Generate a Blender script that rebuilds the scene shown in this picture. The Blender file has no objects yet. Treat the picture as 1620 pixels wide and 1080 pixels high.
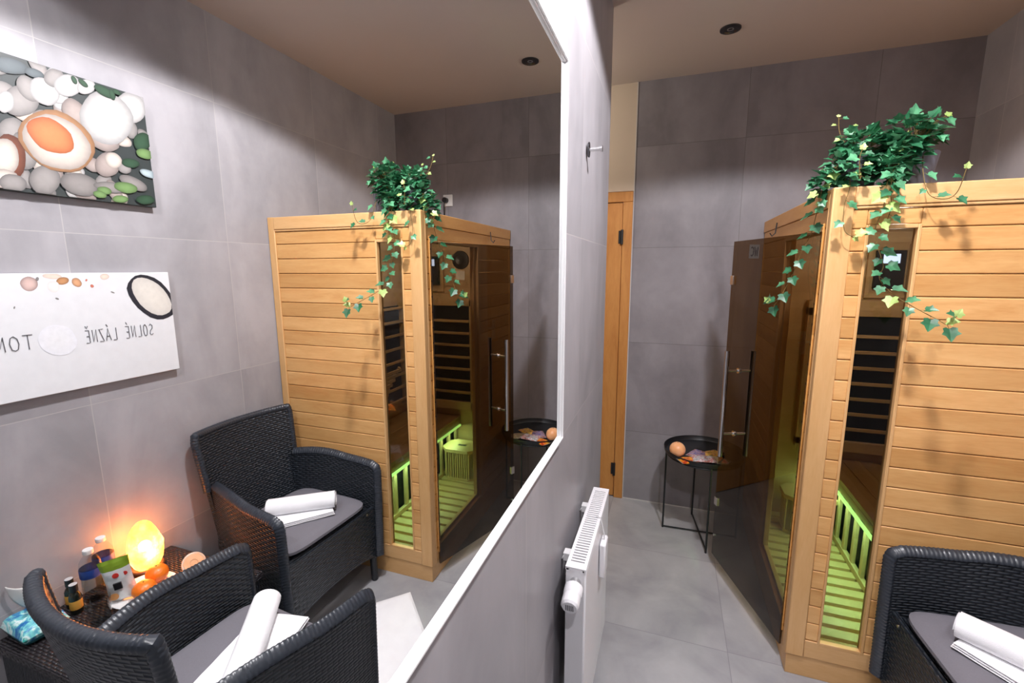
import bpy, math, random
from mathutils import Vector, Matrix, noise
random.seed(7)
S = bpy.context.scene
COL = S.collection
PI = math.pi

# ------------------------------------------------------------------ camera, world, lights, exposure
F_PX, YAW, PITCH, ROLL = 712.93, .338, -.1606, .0037
cam_data = bpy.data.cameras.new('camera')
cam_data.sensor_width = 36.0
cam_data.lens = F_PX / 1620 * 36.0
cam_data.clip_start = .01
cam = bpy.data.objects.new('camera', cam_data)
COL.objects.link(cam)
cy_, sy_ = math.cos(YAW), math.sin(YAW); cp_, sp_ = math.cos(PITCH), math.sin(PITCH); cr_, sr_ = math.cos(ROLL), math.sin(ROLL)
Rz = Matrix(((cy_, -sy_, 0), (sy_, cy_, 0), (0, 0, 1)))
Rx = Matrix(((1, 0, 0), (0, cp_, -sp_), (0, sp_, cp_)))
Ry = Matrix(((cr_, 0, sr_), (0, 1, 0), (-sr_, 0, cr_)))
Rm = Rz @ Rx @ Ry
right, fwd, up = Rm.col[0], Rm.col[1], Rm.col[2]
M4 = Matrix((right, up, -fwd)).transposed().to_4x4()
M4.translation = Vector((.2876, 0, 1.58))
cam.matrix_world = M4
S.camera = cam

w = bpy.data.worlds.new('world'); S.world = w; w.use_nodes = True
w.node_tree.nodes['Background'].inputs[0].default_value = (.6, .62, .68, 1)
w.node_tree.nodes['Background'].inputs[1].default_value = .2
S.view_settings.view_transform = 'Standard'
S.view_settings.look = 'None'
S.view_settings.gamma = 1
S.view_settings.use_curve_mapping = False
S.view_settings.exposure = 0.95

W, D, H = 1.672, 3.0155, 2.684      # right wall, far wall, ceiling

def lamp(name, kind, loc, energy, color=(1, 1, 1), target=None, **kw):
    l = bpy.data.lights.new(name, kind); l.energy = energy; l.color = color
    for k, v in kw.items(): setattr(l, k, v)
    o = bpy.data.objects.new(name, l); o.location = loc; COL.objects.link(o)
    if target is not None:
        o.rotation_euler = (Vector(target) - Vector(loc)).to_track_quat('-Z', 'Y').to_euler()
    return o

SPOTS = [(.66, 1.20, 90), (.60, -.16, 52), (1.22, .62, 13)]
for (sx, sy, e) in SPOTS:
    lamp('ceiling_spot_light', 'SPOT', (sx, sy, H - .012), e, (.99, .955, .99), (sx, sy, 0), spot_size=math.radians(150), spot_blend=.13, shadow_soft_size=.05)
lamp('hallway_light', 'POINT', (-.75, 2.5, H - .25), 7, (1, .93, .82), shadow_soft_size=.06)
# green colour-therapy tube of the cabin, under its bench
lamp('cabin_green_light', 'AREA', (1.165, 2.42, .405), 4.2, (.50, 1, .46), (1.0, 2.42, 0), shape='RECTANGLE', size=1.0, size_y=.03)
lamp('cabin_reading_light', 'POINT', (1.2, 2.45, 1.70), 5.2, (1, .92, .78), shadow_soft_size=.03)

# ------------------------------------------------------------------ materials
def sc(h):
    h = h.lstrip('#'); c = [int(h[i:i+2], 16)/255 for i in (0, 2, 4)]
    return tuple([(x/12.92 if x <= .04045 else ((x+.055)/1.055)**2.4) for x in c] + [1])

class NT:
    def __init__(s, name):
        s.m = bpy.data.materials.new(name); s.m.use_nodes = True
        s.t = s.m.node_tree; s.n = s.t.nodes; s.b = s.n['Principled BSDF']; s.out = s.n['Material Output']
    def node(s, typ, **kw):
        n = s.n.new(typ)
        for k, v in kw.items(): setattr(n, k, v)
        return n
    def link(s, a, b): s.t.links.new(a, b)
    def val(s, x, inp):
        if isinstance(x, (int, float)): inp.default_value = x
        elif isinstance(x, (tuple, list)): inp.default_value = x
        else: s.link(x, inp)
    def math(s, op, a, b=None, c=None):
        n = s.node('ShaderNodeMath', operation=op)
        s.val(a, n.inputs[0])
        if b is not None: s.val(b, n.inputs[1])
        if c is not None: s.val(c, n.inputs[2])
        return n.outputs[0]
    def mix(s, f, a, b, mode='MIX'):
        n = s.node('ShaderNodeMix', data_type='RGBA', blend_type=mode)
        s.val(f, n.inputs[0]); s.val(a, n.inputs[6]); s.val(b, n.inputs[7])
        return n.outputs[2]
    def coords(s, which='Object'):
        return s.node('ShaderNodeTexCoord').outputs[which]
    def sep(s, v):
        n = s.node('ShaderNodeSeparateXYZ'); s.link(v, n.inputs[0]); return n.outputs
    def comb(s, x, y, z):
        n = s.node('ShaderNodeCombineXYZ')
        for i, q in enumerate((x, y, z)): s.val(q, n.inputs[i])
        return n.outputs[0]
    def noise(s, vec, scale, detail=3, rough=.5, dist=0):
        n = s.node('ShaderNodeTexNoise'); s.link(vec, n.inputs['Vector'])
        n.inputs['Scale'].default_value = scale; n.inputs['Detail'].default_value = detail
        n.inputs['Roughness'].default_value = rough; n.inputs['Distortion'].default_value = dist
        return n.outputs['Fac']
    def ramp(s, f, stops):
        n = s.node('ShaderNodeValToRGB'); s.link(f, n.inputs[0])
        el = n.color_ramp.elements
        while len(el) > 1: el.remove(el[0])
        el[0].position, el[0].color = stops[0]
        for p, c in stops[1:]:
            e = el.new(p); e.color = c
        return n.outputs[0]
    def bump(s, h, strength=.5, dist=.002):
        n = s.node('ShaderNodeBump'); s.link(h, n.inputs['Height'])
        n.inputs['Strength'].default_value = strength; n.inputs['Distance'].default_value = dist
        s.link(n.outputs[0], s.b.inputs['Normal'])
    def base(s, c, rough=.5, metal=0, spec=.5):
        s.val(c, s.b.inputs['Base Color']); s.val(rough, s.b.inputs['Roughness'])
        s.b.inputs['Metallic'].default_value = metal
        s.b.inputs['Specular IOR Level'].default_value = spec

def plain(name, c, rough=.5, metal=0, spec=.5, var=.06, nscale=30, bump=0):
    t = NT(name); v = t.coords()
    nf = t.noise(v, nscale, 3)
    f = t.math('MULTIPLY_ADD', nf, var*2, 1-var)
    cc = t.mix(1, c, t.comb(f, f, f), 'MULTIPLY')
    t.base(cc, rough, metal, spec)
    if bump: t.bump(nf, .4, bump)
    return t.m

def tile_mat(name, ax, offs, c1, c2, pitch=.607, rough=.42, grout=None):
    t = NT(name); v = t.coords(); xyz = t.sep(v)
    a, b = xyz['XYZ'.index(ax[0])], xyz['XYZ'.index(ax[1])]
    qa = t.math('DIVIDE', t.math('SUBTRACT', a, offs[0]), pitch)
    qb = t.math('DIVIDE', t.math('SUBTRACT', b, offs[1]), pitch)
    def edge(q):
        f = t.math('FRACT', q); return t.math('MINIMUM', f, t.math('SUBTRACT', 1, f))
    e = t.math('MINIMUM', edge(qa), edge(qb))
    line = t.math('LESS_THAN', e, .0026)
    wn = t.node('ShaderNodeTexWhiteNoise', noise_dimensions='3D')
    t.link(t.comb(t.math('FLOOR', qa), t.math('FLOOR', qb), 3.3), wn.inputs['Vector'])
    shift = t.node('ShaderNodeVectorMath', operation='MULTIPLY_ADD')
    t.link(wn.outputs['Color'], shift.inputs[0]); shift.inputs[1].default_value = (5, 5, 5); t.link(v, shift.inputs[2])
    sv = shift.outputs[0]
    st = t.node('ShaderNodeMapping'); t.link(sv, st.inputs[0]); st.inputs['Scale'].default_value = (1.3, 1.3, .55)
    n1 = t.noise(st.outputs[0], 2.6, 5, .55, .6)
    n2 = t.noise(sv, 14, 4, .6)
    f = t.math('ADD', t.math('MULTIPLY', n1, .8), t.math('MULTIPLY', n2, .2))
    col = t.ramp(f, [(.36, c1), (.64, c2)])
    br = t.math('MULTIPLY_ADD', wn.outputs['Value'], .10, .95)
    col = t.mix(1, col, t.comb(br, br, br), 'MULTIPLY')
    col = t.mix(t.math('MULTIPLY', line, .75), col, grout or sc('7d7a7a'))
    t.base(col, t.math('MULTIPLY_ADD', n2, .15, rough-.07), 0, .4)
    h = t.math('SUBTRACT', t.math('MULTIPLY', n2, .15), line)
    t.bump(h, .35, .0015)
    return t.m

def wood_mat(name, c1, c2, grain='X', plank=None, plankaxis='Z', off=0, rough=.42, dark=None):
    t = NT(name); v = t.coords(); xyz = t.sep(v)
    s = {'X': (1.2, 9, 9), 'Y': (9, 1.2, 9), 'Z': (9, 9, 1.2)}[grain]
    if plank:
        q = t.math('FLOOR', t.math('DIVIDE', t.math('SUBTRACT', xyz['XYZ'.index(plankaxis)], off), plank))
        wn = t.node('ShaderNodeTexWhiteNoise', noise_dimensions='1D'); t.link(q, wn.inputs['W'])
        sh = t.node('ShaderNodeVectorMath', operation='MULTIPLY_ADD')
        t.link(wn.outputs['Color'], sh.inputs[0]); sh.inputs[1].default_value = (7, 7, 7); t.link(v, sh.inputs[2]); vv = sh.outputs[0]
    else: vv = v; wn = None
    mp = t.node('ShaderNodeMapping'); t.link(vv, mp.inputs[0]); mp.inputs['Scale'].default_value = s
    n1 = t.noise(mp.outputs[0], 2.2, 6, .6, .8)
    n2 = t.noise(mp.outputs[0], 22, 3, .5)
    f = t.math('ADD', t.math('MULTIPLY', n1, .75), t.math('MULTIPLY', n2, .25))
    col = t.ramp(f, [(.30, c1), (.70, c2)])
    if wn:
        br = t.math('MULTIPLY_ADD', wn.outputs['Value'], .26, .86)
        col = t.mix(1, col, t.comb(br, t.math('MULTIPLY_ADD', wn.outputs['Value'], .32, .80), t.math('MULTIPLY_ADD', wn.outputs['Value'], .42, .7)), 'MULTIPLY')
    t.base(col, rough, 0, .45)
    t.bump(f, .12, .001)
    return t.m

def weave_mat(name, c, pu=.017, pv=.0105, rough=.30, depth=.0045, vertical=False):
    t = NT(name)
    uv = t.node('ShaderNodeUVMap').outputs[0]; x = t.sep(uv)
    U, V = (x[1], x[0]) if vertical else (x[0], x[1])
    u = t.math('DIVIDE', U, pu); r = t.math('DIVIDE', V, pv)
    row = t.math('FLOOR', r)
    par = t.math('MODULO', t.math('ABSOLUTE', row), 2)
    ph = t.math('MULTIPLY_ADD', par, .5, t.math('MULTIPLY', u, .5))
    a = t.math('ABSOLUTE', t.math('SINE', t.math('MULTIPLY', ph, PI)))
    b = t.math('ABSOLUTE', t.math('SINE', t.math('MULTIPLY', r, PI)))
    h = t.math('MULTIPLY', t.math('POWER', a, .7), t.math('POWER', b, .6))
    nf = t.noise(t.coords(), 40, 2)
    col = t.mix(h, (c[0]*.35, c[1]*.35, c[2]*.35, 1), c)
    t.base(col, t.math('MULTIPLY_ADD', nf, .15, rough-.05), 0, .5)
    t.bump(h, 1.0, depth)
    return t.m

def tinted(name, c, gloss=.06, rough=.0, ior=1.5):
    t = NT(name)
    tr = t.node('ShaderNodeBsdfTransparent'); tr.inputs[0].default_value = c
    gl = t.node('ShaderNodeBsdfGlossy'); gl.inputs['Roughness'].default_value = rough
    fr = t.node('ShaderNodeFresnel'); fr.inputs[0].default_value = ior
    mx = t.node('ShaderNodeMixShader')
    ge = t.node('ShaderNodeNewGeometry')
    t.link(t.math('MULTIPLY', fr.outputs[0], t.math('SUBTRACT', 1, ge.outputs['Backfacing'])), mx.inputs[0]); t.link(tr.outputs[0], mx.inputs[1]); t.link(gl.outputs[0], mx.inputs[2])
    t.link(mx.outputs[0], t.out.inputs[0])
    return t.m

M = {}
TILE1, TILE2 = sc('949296'), sc('aba8ac')
M['tile_far_shaded'] = tile_mat('tile_far_shaded', 'XZ', (.649, .492), sc('7e7a7f'), sc('979398'), grout=sc('6a6768'))  # same tile as the side walls, colour darkened for the weaker light here
M['tile_right'] = tile_mat('tile_right', 'YZ', (.980, .492), TILE1, TILE2, grout=sc('b5b0b0'))
M['tile_left'] = tile_mat('tile_left', 'YZ', (.322, .465), TILE1, TILE2, grout=sc('b9b4b3'))
M['tile_floor'] = tile_mat('tile_floor', 'XY', (.584, 1.848), sc('96969a'), sc('aeaeb0'), rough=.36, grout=sc('858488'))
M['plaster'] = plain('cream_plaster', sc('cfc0ae'), .85, 0, .2, .03, 6)
M['ceiling'] = plain('ceiling_paint', sc('c3b8b2'), .85, 0, .2, .03, 3)
M['white'] = plain('white_enamel', sc('e9e9ec'), .28, 0, .5, .02)
M['white_frame'] = plain('white_frame', sc('efeff0'), .35, 0, .5, .02)
M['cap_white'] = plain('white_plastic', sc('e4e4e4'), .4, 0, .5, .02)
PA, PB = sc('cc9558'), sc('e5b87c')
M['wood_front'] = wood_mat('hemlock_front', PA, PB, 'X', .0735, 'Z', .0147)
M['wood_side'] = wood_mat('hemlock_side', sc('c68b49'), sc('dca963'), 'Y', .0735, 'Z', .0147)
M['wood_post'] = wood_mat('hemlock_post', sc('ce9d62'), sc('deb27c'), 'Z')
M['wood_beam'] = wood_mat('hemlock_beam', sc('ce9d62'), sc('dfb480'), 'X')
M['wood_beam_y'] = wood_mat('hemlock_beam_side', sc('c58d4c'), sc('d6a263'), 'Y')
M['wood_in'] = wood_mat('hemlock_inside', sc('b69a70'), sc('cdb58c'), 'X', .09, 'Z')
M['wood_slat'] = wood_mat('hemlock_slat', sc('c4ac80'), sc('d8c49a'), 'X')
M['wood_bench'] = wood_mat('hemlock_bench', sc('9c7d58'), sc('b4946c'), 'Y', .11, 'X')
M['door_wood'] = wood_mat('door_wood', sc('b5763a'), sc('cf9450'), 'Z', None, rough=.5)
M['glass_leaf'] = tinted('bronze_glass', (.42, .385, .35, 1), ior=1.5)
M['glass_window'] = tinted('smoked_glass', (.53, .52, .50, 1), ior=1.4)
M['clear'] = tinted('clear_plastic', (.90, .93, .95, 1), ior=1.35)
M['clear_glass'] = tinted('clear_glass', (.84, .87, .88, 1), ior=1.7)
M['water'] = tinted('water', (.86, .90, .92, 1), ior=1.33)
M['rattan'] = weave_mat('black_rattan', sc('2a3038'))
M['rattan_v'] = weave_mat('black_rattan_upright', sc('262b33'), vertical=True, pu=.02, pv=.009)
M['rattan_rim'] = plain('black_rattan_rim', sc('2b3038'), .33, 0, .55, .2, 60)
M['rattan_table'] = weave_mat('brown_black_rattan', sc('332f33'), pu=.014, pv=.009)
M['leg_black'] = plain('black_leg', sc('1c1f24'), .4, 0, .5, .1)
M['black_metal'] = plain('black_metal', sc('1a1d21'), .45, 0, .5, .1)
M['heater_black'] = plain('carbon_panel', sc('14181c'), .5, 0, .3, .15)
M['chrome'] = plain('chrome', (.78, .78, .78, 1), .15, 1, .5, .03)
M['steel'] = plain('brushed_steel', (.66, .66, .66, 1), .3, 1, .5, .05)
M['dark_ring'] = plain('dark_chrome', (.12, .12, .13, 1), .18, 1, .5, .03)
M['cushion'] = plain('grey_cushion', sc('76747b'), .9, 0, .2, .08, 220, .0006)
M['pot'] = plain('grey_pot', sc('62626c'), .5, 0, .4, .05)
M['soil'] = plain('potting_soil', sc('231a14'), .95, 0, .1, .3, 80)
M['stem'] = plain('vine_stem', sc('6d5a32'), .6, 0, .3, .15)
M['foil'] = plain('foil', sc('c2c6ca'), .3, .7, .5, .1, 40, .002)
M['paper'] = plain('white_paper', sc('eceae6'), .8, 0, .2, .02)
M['ceramic'] = plain('white_ceramic', sc('eeeeec'), .12, 0, .6, .01)
M['black'] = plain('black_plastic', sc('15161a'), .4, 0, .5, .1)
M['cap'] = plain('silver_cap', sc('d8d8da'), .3, .3, .5, .03)
M['darkglass'] = plain('dark_bottle_glass', sc('141a14'), .08, 0, .6, .1)
M['blue'] = plain('blue_label', sc('1d3d86'), .4, 0, .5, .05)
M['ink'] = plain('grey_ink', sc('55565c'), .7, 0, .2, .05)
M['grout_line'] = plain('joint_white', sc('c9c5c2'), .7)

def towel_mat():
    t = NT('terry_towel'); v = t.coords()
    nf = t.noise(v, 420, 2); n2 = t.noise(v, 18, 3)
    t.base(t.mix(n2, sc('ecebee'), sc('f8f8fa')), .95, 0, .1)
    t.bump(t.math('ADD', nf, t.math('MULTIPLY', n2, 2)), .5, .0015)
    return t.m
M['towel'] = towel_mat()

def leaf_mat(name, a, b):
    t = NT(name); v = t.coords()
    t.base(t.ramp(t.noise(v, 28, 3), [(.35, a), (.65, b)]), .38, 0, .5)
    t.b.inputs['Subsurface Weight'].default_value = 0
    tl = t.node('ShaderNodeBsdfTranslucent'); tl.inputs[0].default_value = b
    mx = t.node('ShaderNodeMixShader'); mx.inputs[0].default_value = .22
    t.link(t.b.outputs[0], mx.inputs[1]); t.link(tl.outputs[0], mx.inputs[2]); t.link(mx.outputs[0], t.out.inputs[0])
    return t.m
M['leaf'] = leaf_mat('ivy_leaf', sc('123a26'), sc('367a52'))
M['leaf2'] = leaf_mat('ivy_leaf_mid', sc('2b6445'), sc('62a679'))
M['leaf3'] = leaf_mat('ivy_leaf_young', sc('8aac58'), sc('bfd488'))

def fruit_mat(name, a, b, bump=.0006):
    t = NT(name); v = t.coords()
    t.base(t.ramp(t.noise(v, 12, 3), [(.3, a), (.7, b)]), .35, 0, .5)
    t.bump(t.noise(v, 260, 2), .4, bump)
    return t.m
M['mandarin'] = fruit_mat('mandarin_peel', sc('ee6a12'), sc('f7922c'))
M['grapefruit'] = fruit_mat('grapefruit_peel', sc('f5a566'), sc('fccda2'))
M['peel_pale'] = fruit_mat('pale_peel', sc('f3b184'), sc('f9d6bd'))
M['flesh'] = fruit_mat('fruit_flesh', sc('f4a468'), sc('fbc79c'))

def salt_mat():
    t = NT('glowing_salt_rock'); v = t.coords(); z = t.sep(v)[2]
    n = t.noise(v, 16, 4, .6)
    col = t.ramp(n, [(.32, (1, .36, .04, 1)), (.5, (1, .50, .09, 1)), (.66, (1, .66, .24, 1))])
    t.base(sc('e8a060'), .5)
    t.link(col, t.b.inputs['Emission Color'])
    f = t.math('MULTIPLY_ADD', n, 6.5, .2)
    # the bulb sits low inside the rock
    d = t.math('MULTIPLY', t.math('ABSOLUTE', t.math('SUBTRACT', z, .085)), 9)
    g = t.math('MAXIMUM', t.math('SUBTRACT', 1.35, d), .35)
    t.link(t.math('MULTIPLY', f, g), t.b.inputs['Emission Strength'])
    tr = t.node('ShaderNodeBsdfTransparent'); tr.inputs[0].default_value = (1, .62, .3, 1)
    mx = t.node('ShaderNodeMixShader'); mx.inputs[0].default_value = .6
    t.link(tr.outputs[0], mx.inputs[1]); t.link(t.b.outputs[0], mx.inputs[2]); t.link(mx.outputs[0], t.out.inputs[0])
    return t.m
M['salt'] = salt_mat()

def emit(name, c, s):
    t = NT(name); t.base(c, .3); t.b.inputs['Emission Color'].default_value = c; t.b.inputs['Emission Strength'].default_value = s
    return t.m
M['screen'] = emit('lit_display', sc('bcd4ff'), 2.2)
M['led_green'] = emit('green_tube', (.45, 1, .25, 1), 2.0)
M['bulb'] = emit('lit_bulb', (1, .95, .88, 1), 3)

def mirror_mat():
    t = NT('mirror_silver')
    g = t.node('ShaderNodeBsdfGlossy'); g.inputs['Roughness'].default_value = 0; g.inputs[0].default_value = (.93, .945, .94, 1)
    t.link(g.outputs[0], t.out.inputs[0]); return t.m
M['mirror'] = mirror_mat()

# ------------------------------------------------------------------ mesh helpers
class MB:
    def __init__(s): s.v = []; s.f = []; s.mi = []; s.uv = {}
    def face(s, idx, m=0, uv=None):
        if uv: s.uv[len(s.f)] = uv
        s.f.append(tuple(idx)); s.mi.append(m)
    def quad(s, a, b, c, d, m=0):
        n = len(s.v); s.v += [tuple(a), tuple(b), tuple(c), tuple(d)]; s.face((n, n+1, n+2, n+3), m)
    def box(s, x0, x1, y0, y1, z0, z1, m=0, T=None):
        n = len(s.v)
        for z in (z0, z1):
            for y in (y0, y1):
                for x in (x0, x1):
                    p = (x, y, z)
                    if T is not None: p = tuple(T @ Vector(p))
                    s.v.append(p)
        for q in ((0, 2, 3, 1), (4, 5, 7, 6), (0, 1, 5, 4), (2, 6, 7, 3), (0, 4, 6, 2), (1, 3, 7, 5)):
            s.face([n+i for i in q], m)
    def grid(s, fn, nu, nv, m=0, closeu=False, uvf=None):
        n = len(s.v)
        for j in range(nv+1):
            for i in range(nu+1 if not closeu else nu):
                s.v.append(tuple(fn(i/nu, j/nv)))
        cu = nu+1 if not closeu else nu
        for j in range(nv):
            for i in range(nu):
                i2 = (i+1) % cu
                uv = None
                if uvf: uv = [uvf(i/nu, j/nv), uvf((i+1)/nu, j/nv), uvf((i+1)/nu, (j+1)/nv), uvf(i/nu, (j+1)/nv)]
                s.face((n+j*cu+i, n+j*cu+i2, n+(j+1)*cu+i2, n+(j+1)*cu+i), m, uv)
        return n
    def tube(s, pts, r, seg=10, m=0, caps=True, mod=None, sect=None, upv=None):
        pts = [Vector(p) for p in pts]; n0 = len(s.v); N = len(pts)
        rs = r if isinstance(r, (list, tuple)) else [r]*N
        side = None; L = 0
        for i, p in enumerate(pts):
            if i: L += (p-pts[i-1]).length
            t = (pts[min(i+1, N-1)]-pts[max(i-1, 0)]).normalized()
            if upv is not None:
                a = t.cross(Vector(upv)); a = a.normalized() if a.length > 1e-6 else Vector((1, 0, 0)); 
            else:
                if side is None:
                    a = t.orthogonal().normalized()
                else:
                    a = side - t*side.dot(t); a = a.normalized() if a.length > 1e-8 else t.orthogonal().normalized()
            side = a; b = a.cross(t)
            for k in range(seg):
                th = 2*PI*k/seg
                ca, sa = math.cos(th), math.sin(th)
                if sect:
                    ca = math.copysign(abs(ca)**.6, ca)*sect[0]; sa = math.copysign(abs(sa)**.6, sa)*sect[1]
                rr = rs[i]*(mod(L, th) if mod else 1)
                s.v.append(tuple(p + a*ca*rr + b*sa*rr))
        for i in range(N-1):
            for k in range(seg):
                k2 = (k+1) % seg
                s.face((n0+i*seg+k, n0+(i+1)*seg+k, n0+(i+1)*seg+k2, n0+i*seg+k2), m)
        if caps:
            s.face([n0+k for k in range(seg)], m)
            s.face([n0+(N-1)*seg+k for k in reversed(range(seg))], m)
    def lathe(s, prof, c=(0, 0, 0), seg=24, m=0, sx=1, sy=1, mod=None, T=None, cap=True):
        n0 = len(s.v)
        for (r, z) in prof:
            for k in range(seg):
                th = 2*PI*k/seg; q = mod(th, z) if mod else 1
                p = Vector((c[0]+r*q*math.cos(th)*sx, c[1]+r*q*math.sin(th)*sy, c[2]+z))
                if T is not None: p = T @ p
                s.v.append(tuple(p))
        for j in range(len(prof)-1):
            for k in range(seg):
                k2 = (k+1) % seg
                s.face((n0+j*seg+k, n0+j*seg+k2, n0+(j+1)*seg+k2, n0+(j+1)*seg+k), m)
        if cap and prof[0][0] > 1e-5: s.face([n0+k for k in reversed(range(seg))], m)
        if cap and prof[-1][0] > 1e-5: s.face([n0+(len(prof)-1)*seg+k for k in range(seg)], m)
    def poly(s, pts, m=0):
        n = len(s.v); s.v += [tuple(p) for p in pts]; s.face(range(n, n+len(pts)), m)
    def build(s, name, mats, parent=None, smooth=True, bevel=0, ang=35, uvs=True, sub=0):
        me = bpy.data.meshes.new(name); me.from_pydata(s.v, [], s.f)
        if not isinstance(mats, (list, tuple)): mats = [mats]
        for mm in mats: me.materials.append(M[mm] if isinstance(mm, str) else mm)
        me.polygons.foreach_set('material_index', s.mi)
        if uvs:
            ul = me.uv_layers.new(name='UVMap')
            for p in me.polygons:
                nn = p.normal; ax = max(range(3), key=lambda i: abs(nn[i]))
                cu = s.uv.get(p.index)
                for q, li in enumerate(p.loop_indices):
                    if cu: ul.data[li].uv = cu[q]; continue
                    co = me.vertices[me.loops[li].vertex_index].co
                    ul.data[li].uv = (co.y, co.z) if ax == 0 else ((co.x, co.z) if ax == 1 else (co.x, co.y))
        if smooth:
            me.polygons.foreach_set('use_smooth', [True]*len(me.polygons))
            me.set_sharp_from_angle(angle=math.radians(ang))
        me.update()
        o = bpy.data.objects.new(name, me); COL.objects.link(o)
        if parent is not None: o.parent = parent
        if bevel:
            b = o.modifiers.new('bevel', 'BEVEL'); b.width = bevel; b.segments = 2; b.limit_method = 'ANGLE'
        if sub:
            b = o.modifiers.new('sub', 'SUBSURF'); b.levels = sub; b.render_levels = sub
        return o

def tag(o, label=None, cat=None, group=None, kind=None):
    if label: o['label'] = label
    if cat: o['category'] = cat
    if group: o['group'] = group
    if kind: o['kind'] = kind
    return o
def empty(name, loc=(0, 0, 0), rz=0, label=None, cat=None, group=None, kind=None):
    o = bpy.data.objects.new(name, None); COL.objects.link(o); o.location = loc; o.rotation_euler = (0, 0, rz)
    o.empty_display_size = .1
    return tag(o, label, cat, group, kind)
def boxes(name, L, mats, parent=None, bevel=0, smooth=True):
    b = MB()
    for q in L: b.box(*q[:6], m=q[6] if len(q) > 6 else 0)
    return b.build(name, mats, parent, smooth=smooth, bevel=bevel)
def struct(name, L, mats, label=None, bevel=0):
    o = boxes(name, L, mats, bevel=bevel, smooth=False); o['kind'] = 'structure'
    if label: o['label'] = label
    return o

# ------------------------------------------------------------------ room shell
WEND = 2.168
struct('floor', [(-1.4, W+.1, -1.3, D+.1, -.1, 0)], 'tile_floor', 'light grey square floor tiles')
struct('ceiling', [(-1.4, W+.1, -1.3, D+.1, H, H+.1)], 'ceiling', 'beige painted ceiling')
struct('wall_right', [(W, W+.1, -1.3, D+.1, 0, H)], 'tile_right', 'grey concrete-look tiled wall behind the armchairs')
struct('wall_left', [(-.16, -.005, -1.3, WEND, 0, H)], 'tile_left', 'grey tiled wall carrying the large mirror')
struct('wall_far', [(.041, W, D, D+.1, 0, H)], 'tile_far_shaded', 'grey tiled wall at the end of the room, dim light put into its colour')
struct('wall_hallway', [(-1.4, .041, D, D+.1, 2.056, H), (-1.4, -.93, D, D+.1, 0, 2.056), (-1.4, -1.3, WEND-.9, D, 0, H), (-1.3, -.16, WEND-1, WEND-.9, 0, H)], 'plaster', 'cream plaster wall above the wooden door')
struct('wall_back', [(0, W, -1.3, -1.2, 0, H)], plain('bounce_cut_dark', sc('3c3d42'), .7), 'unseen wall behind the viewer, coloured dark to cut bounced light')  # out of view; its dark colour is added to keep bounced light down
struct('trim_1', [(.037, .043, D-.004, D+.0005, 0, H)], 'grout_line', 'thin pale edge strip where the tiles meet the door')
struct('trim_2', [(.043, .77, D-.003, D+.0005, 0, .006)], 'grout_line', 'thin pale joint along the foot of the far wall')
# WC door in the far wall, frame to its right
door = empty('door_1', (0, 0, 0), kind='structure', label='wooden WC door')
boxes('door_frame', [(-.022, .037, D-.012, D+.03, 0, 1.9895), (-.93, -.87, D-.012, D+.03, 0, 1.9895), (-.93, .037, D-.012, D+.03, 1.99, 2.052)], 'door_wood', door, .003)
boxes('door_leaf', [(-.868, -.0245, D-.004, D+.036, .008, 1.987)], 'door_wood', door, .004)
for z in (1.775, .21):
    hb = MB(); hb.tube([(-.023, D-.018, z-.045), (-.023, D-.018, z+.045)], .008, 10); hb.box(-.045, -.023, D-.010, D-.003, z-.04, z+.04)
    hb.build('door_hinge', 'black_metal', door)
hd = MB(); hd.box(-.83, -.79, D-.016, D-.004, .95, 1.12); hd.tube([(-.81, D-.01, 1.05), (-.81, D-.06, 1.05), (-.70, D-.06, 1.05)], .008, 8); hd.build('door_handle', 'steel', door)
b = MB(); b.box(-.30, -.21, D-.007, D-.004, 1.64, 1.73); b.build('sign_plate', 'paper', door)
def strokes(name, lines, r, mat, fn, parent, seg=5):
    b = MB()
    for L in lines: b.tube([fn(*p) for p in L], r, seg)
    return b.build(name, mat, parent)
WC = [[(0, 1), (.12, 0), (.25, .8), (.38, 0), (.5, 1)], [(1.0, .85), (.88, 1), (.72, .9), (.66, .5), (.72, .1), (.88, 0), (1.0, .15)]]
strokes('sign_letters', WC, .0035, 'ink', lambda u, v: (-.285+u*.06, D-.0075, 1.655+v*.06), door)

# ------------------------------------------------------------------ mirror
mir = empty('wall_mirror', (0, .6, 1.08), label='large white-framed wall mirror on the grey tiled left wall above the radiator', cat='mirror')
def rel(parent):
    l = parent.location; return lambda x, y, z: (x-l[0], y-l[1], z-l[2])
b = MB(); b.box(-.0045, 0, -.8-.6, 1.240-.6, 1.0905-1.08, 2.107-1.08); b.build('mirror_glass', 'mirror', mir, smooth=False)
y0, y1, z0, z1 = -.806, 1.2445, 1.086, 2.1115
def fr(e, x0, x1, wd):
    return [(x0, x1, y1-e-wd-.6, y1-e-.6, z0+e-1.08, z1-e-1.08), (x0, x1, y0+e-.6, y0+e+wd-.6, z0+e-1.08, z1-e-1.08),
            (x0, x1, y0+e+wd-.6, y1-e-wd-.6, z0+e-1.08, z0+e+wd-1.08), (x0, x1, y0+e+wd-.6, y1-e-wd-.6, z1-e-wd-1.08, z1-e-1.08)]
for nm, q in (('mirror_frame', fr(.0015, -.005, .004, .0045)+fr(.0018, .004, .0052, .0010)+fr(0, .0052, .0095, .0040)),):
    boxes(nm, q, 'white_frame', mir, .0008)

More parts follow.
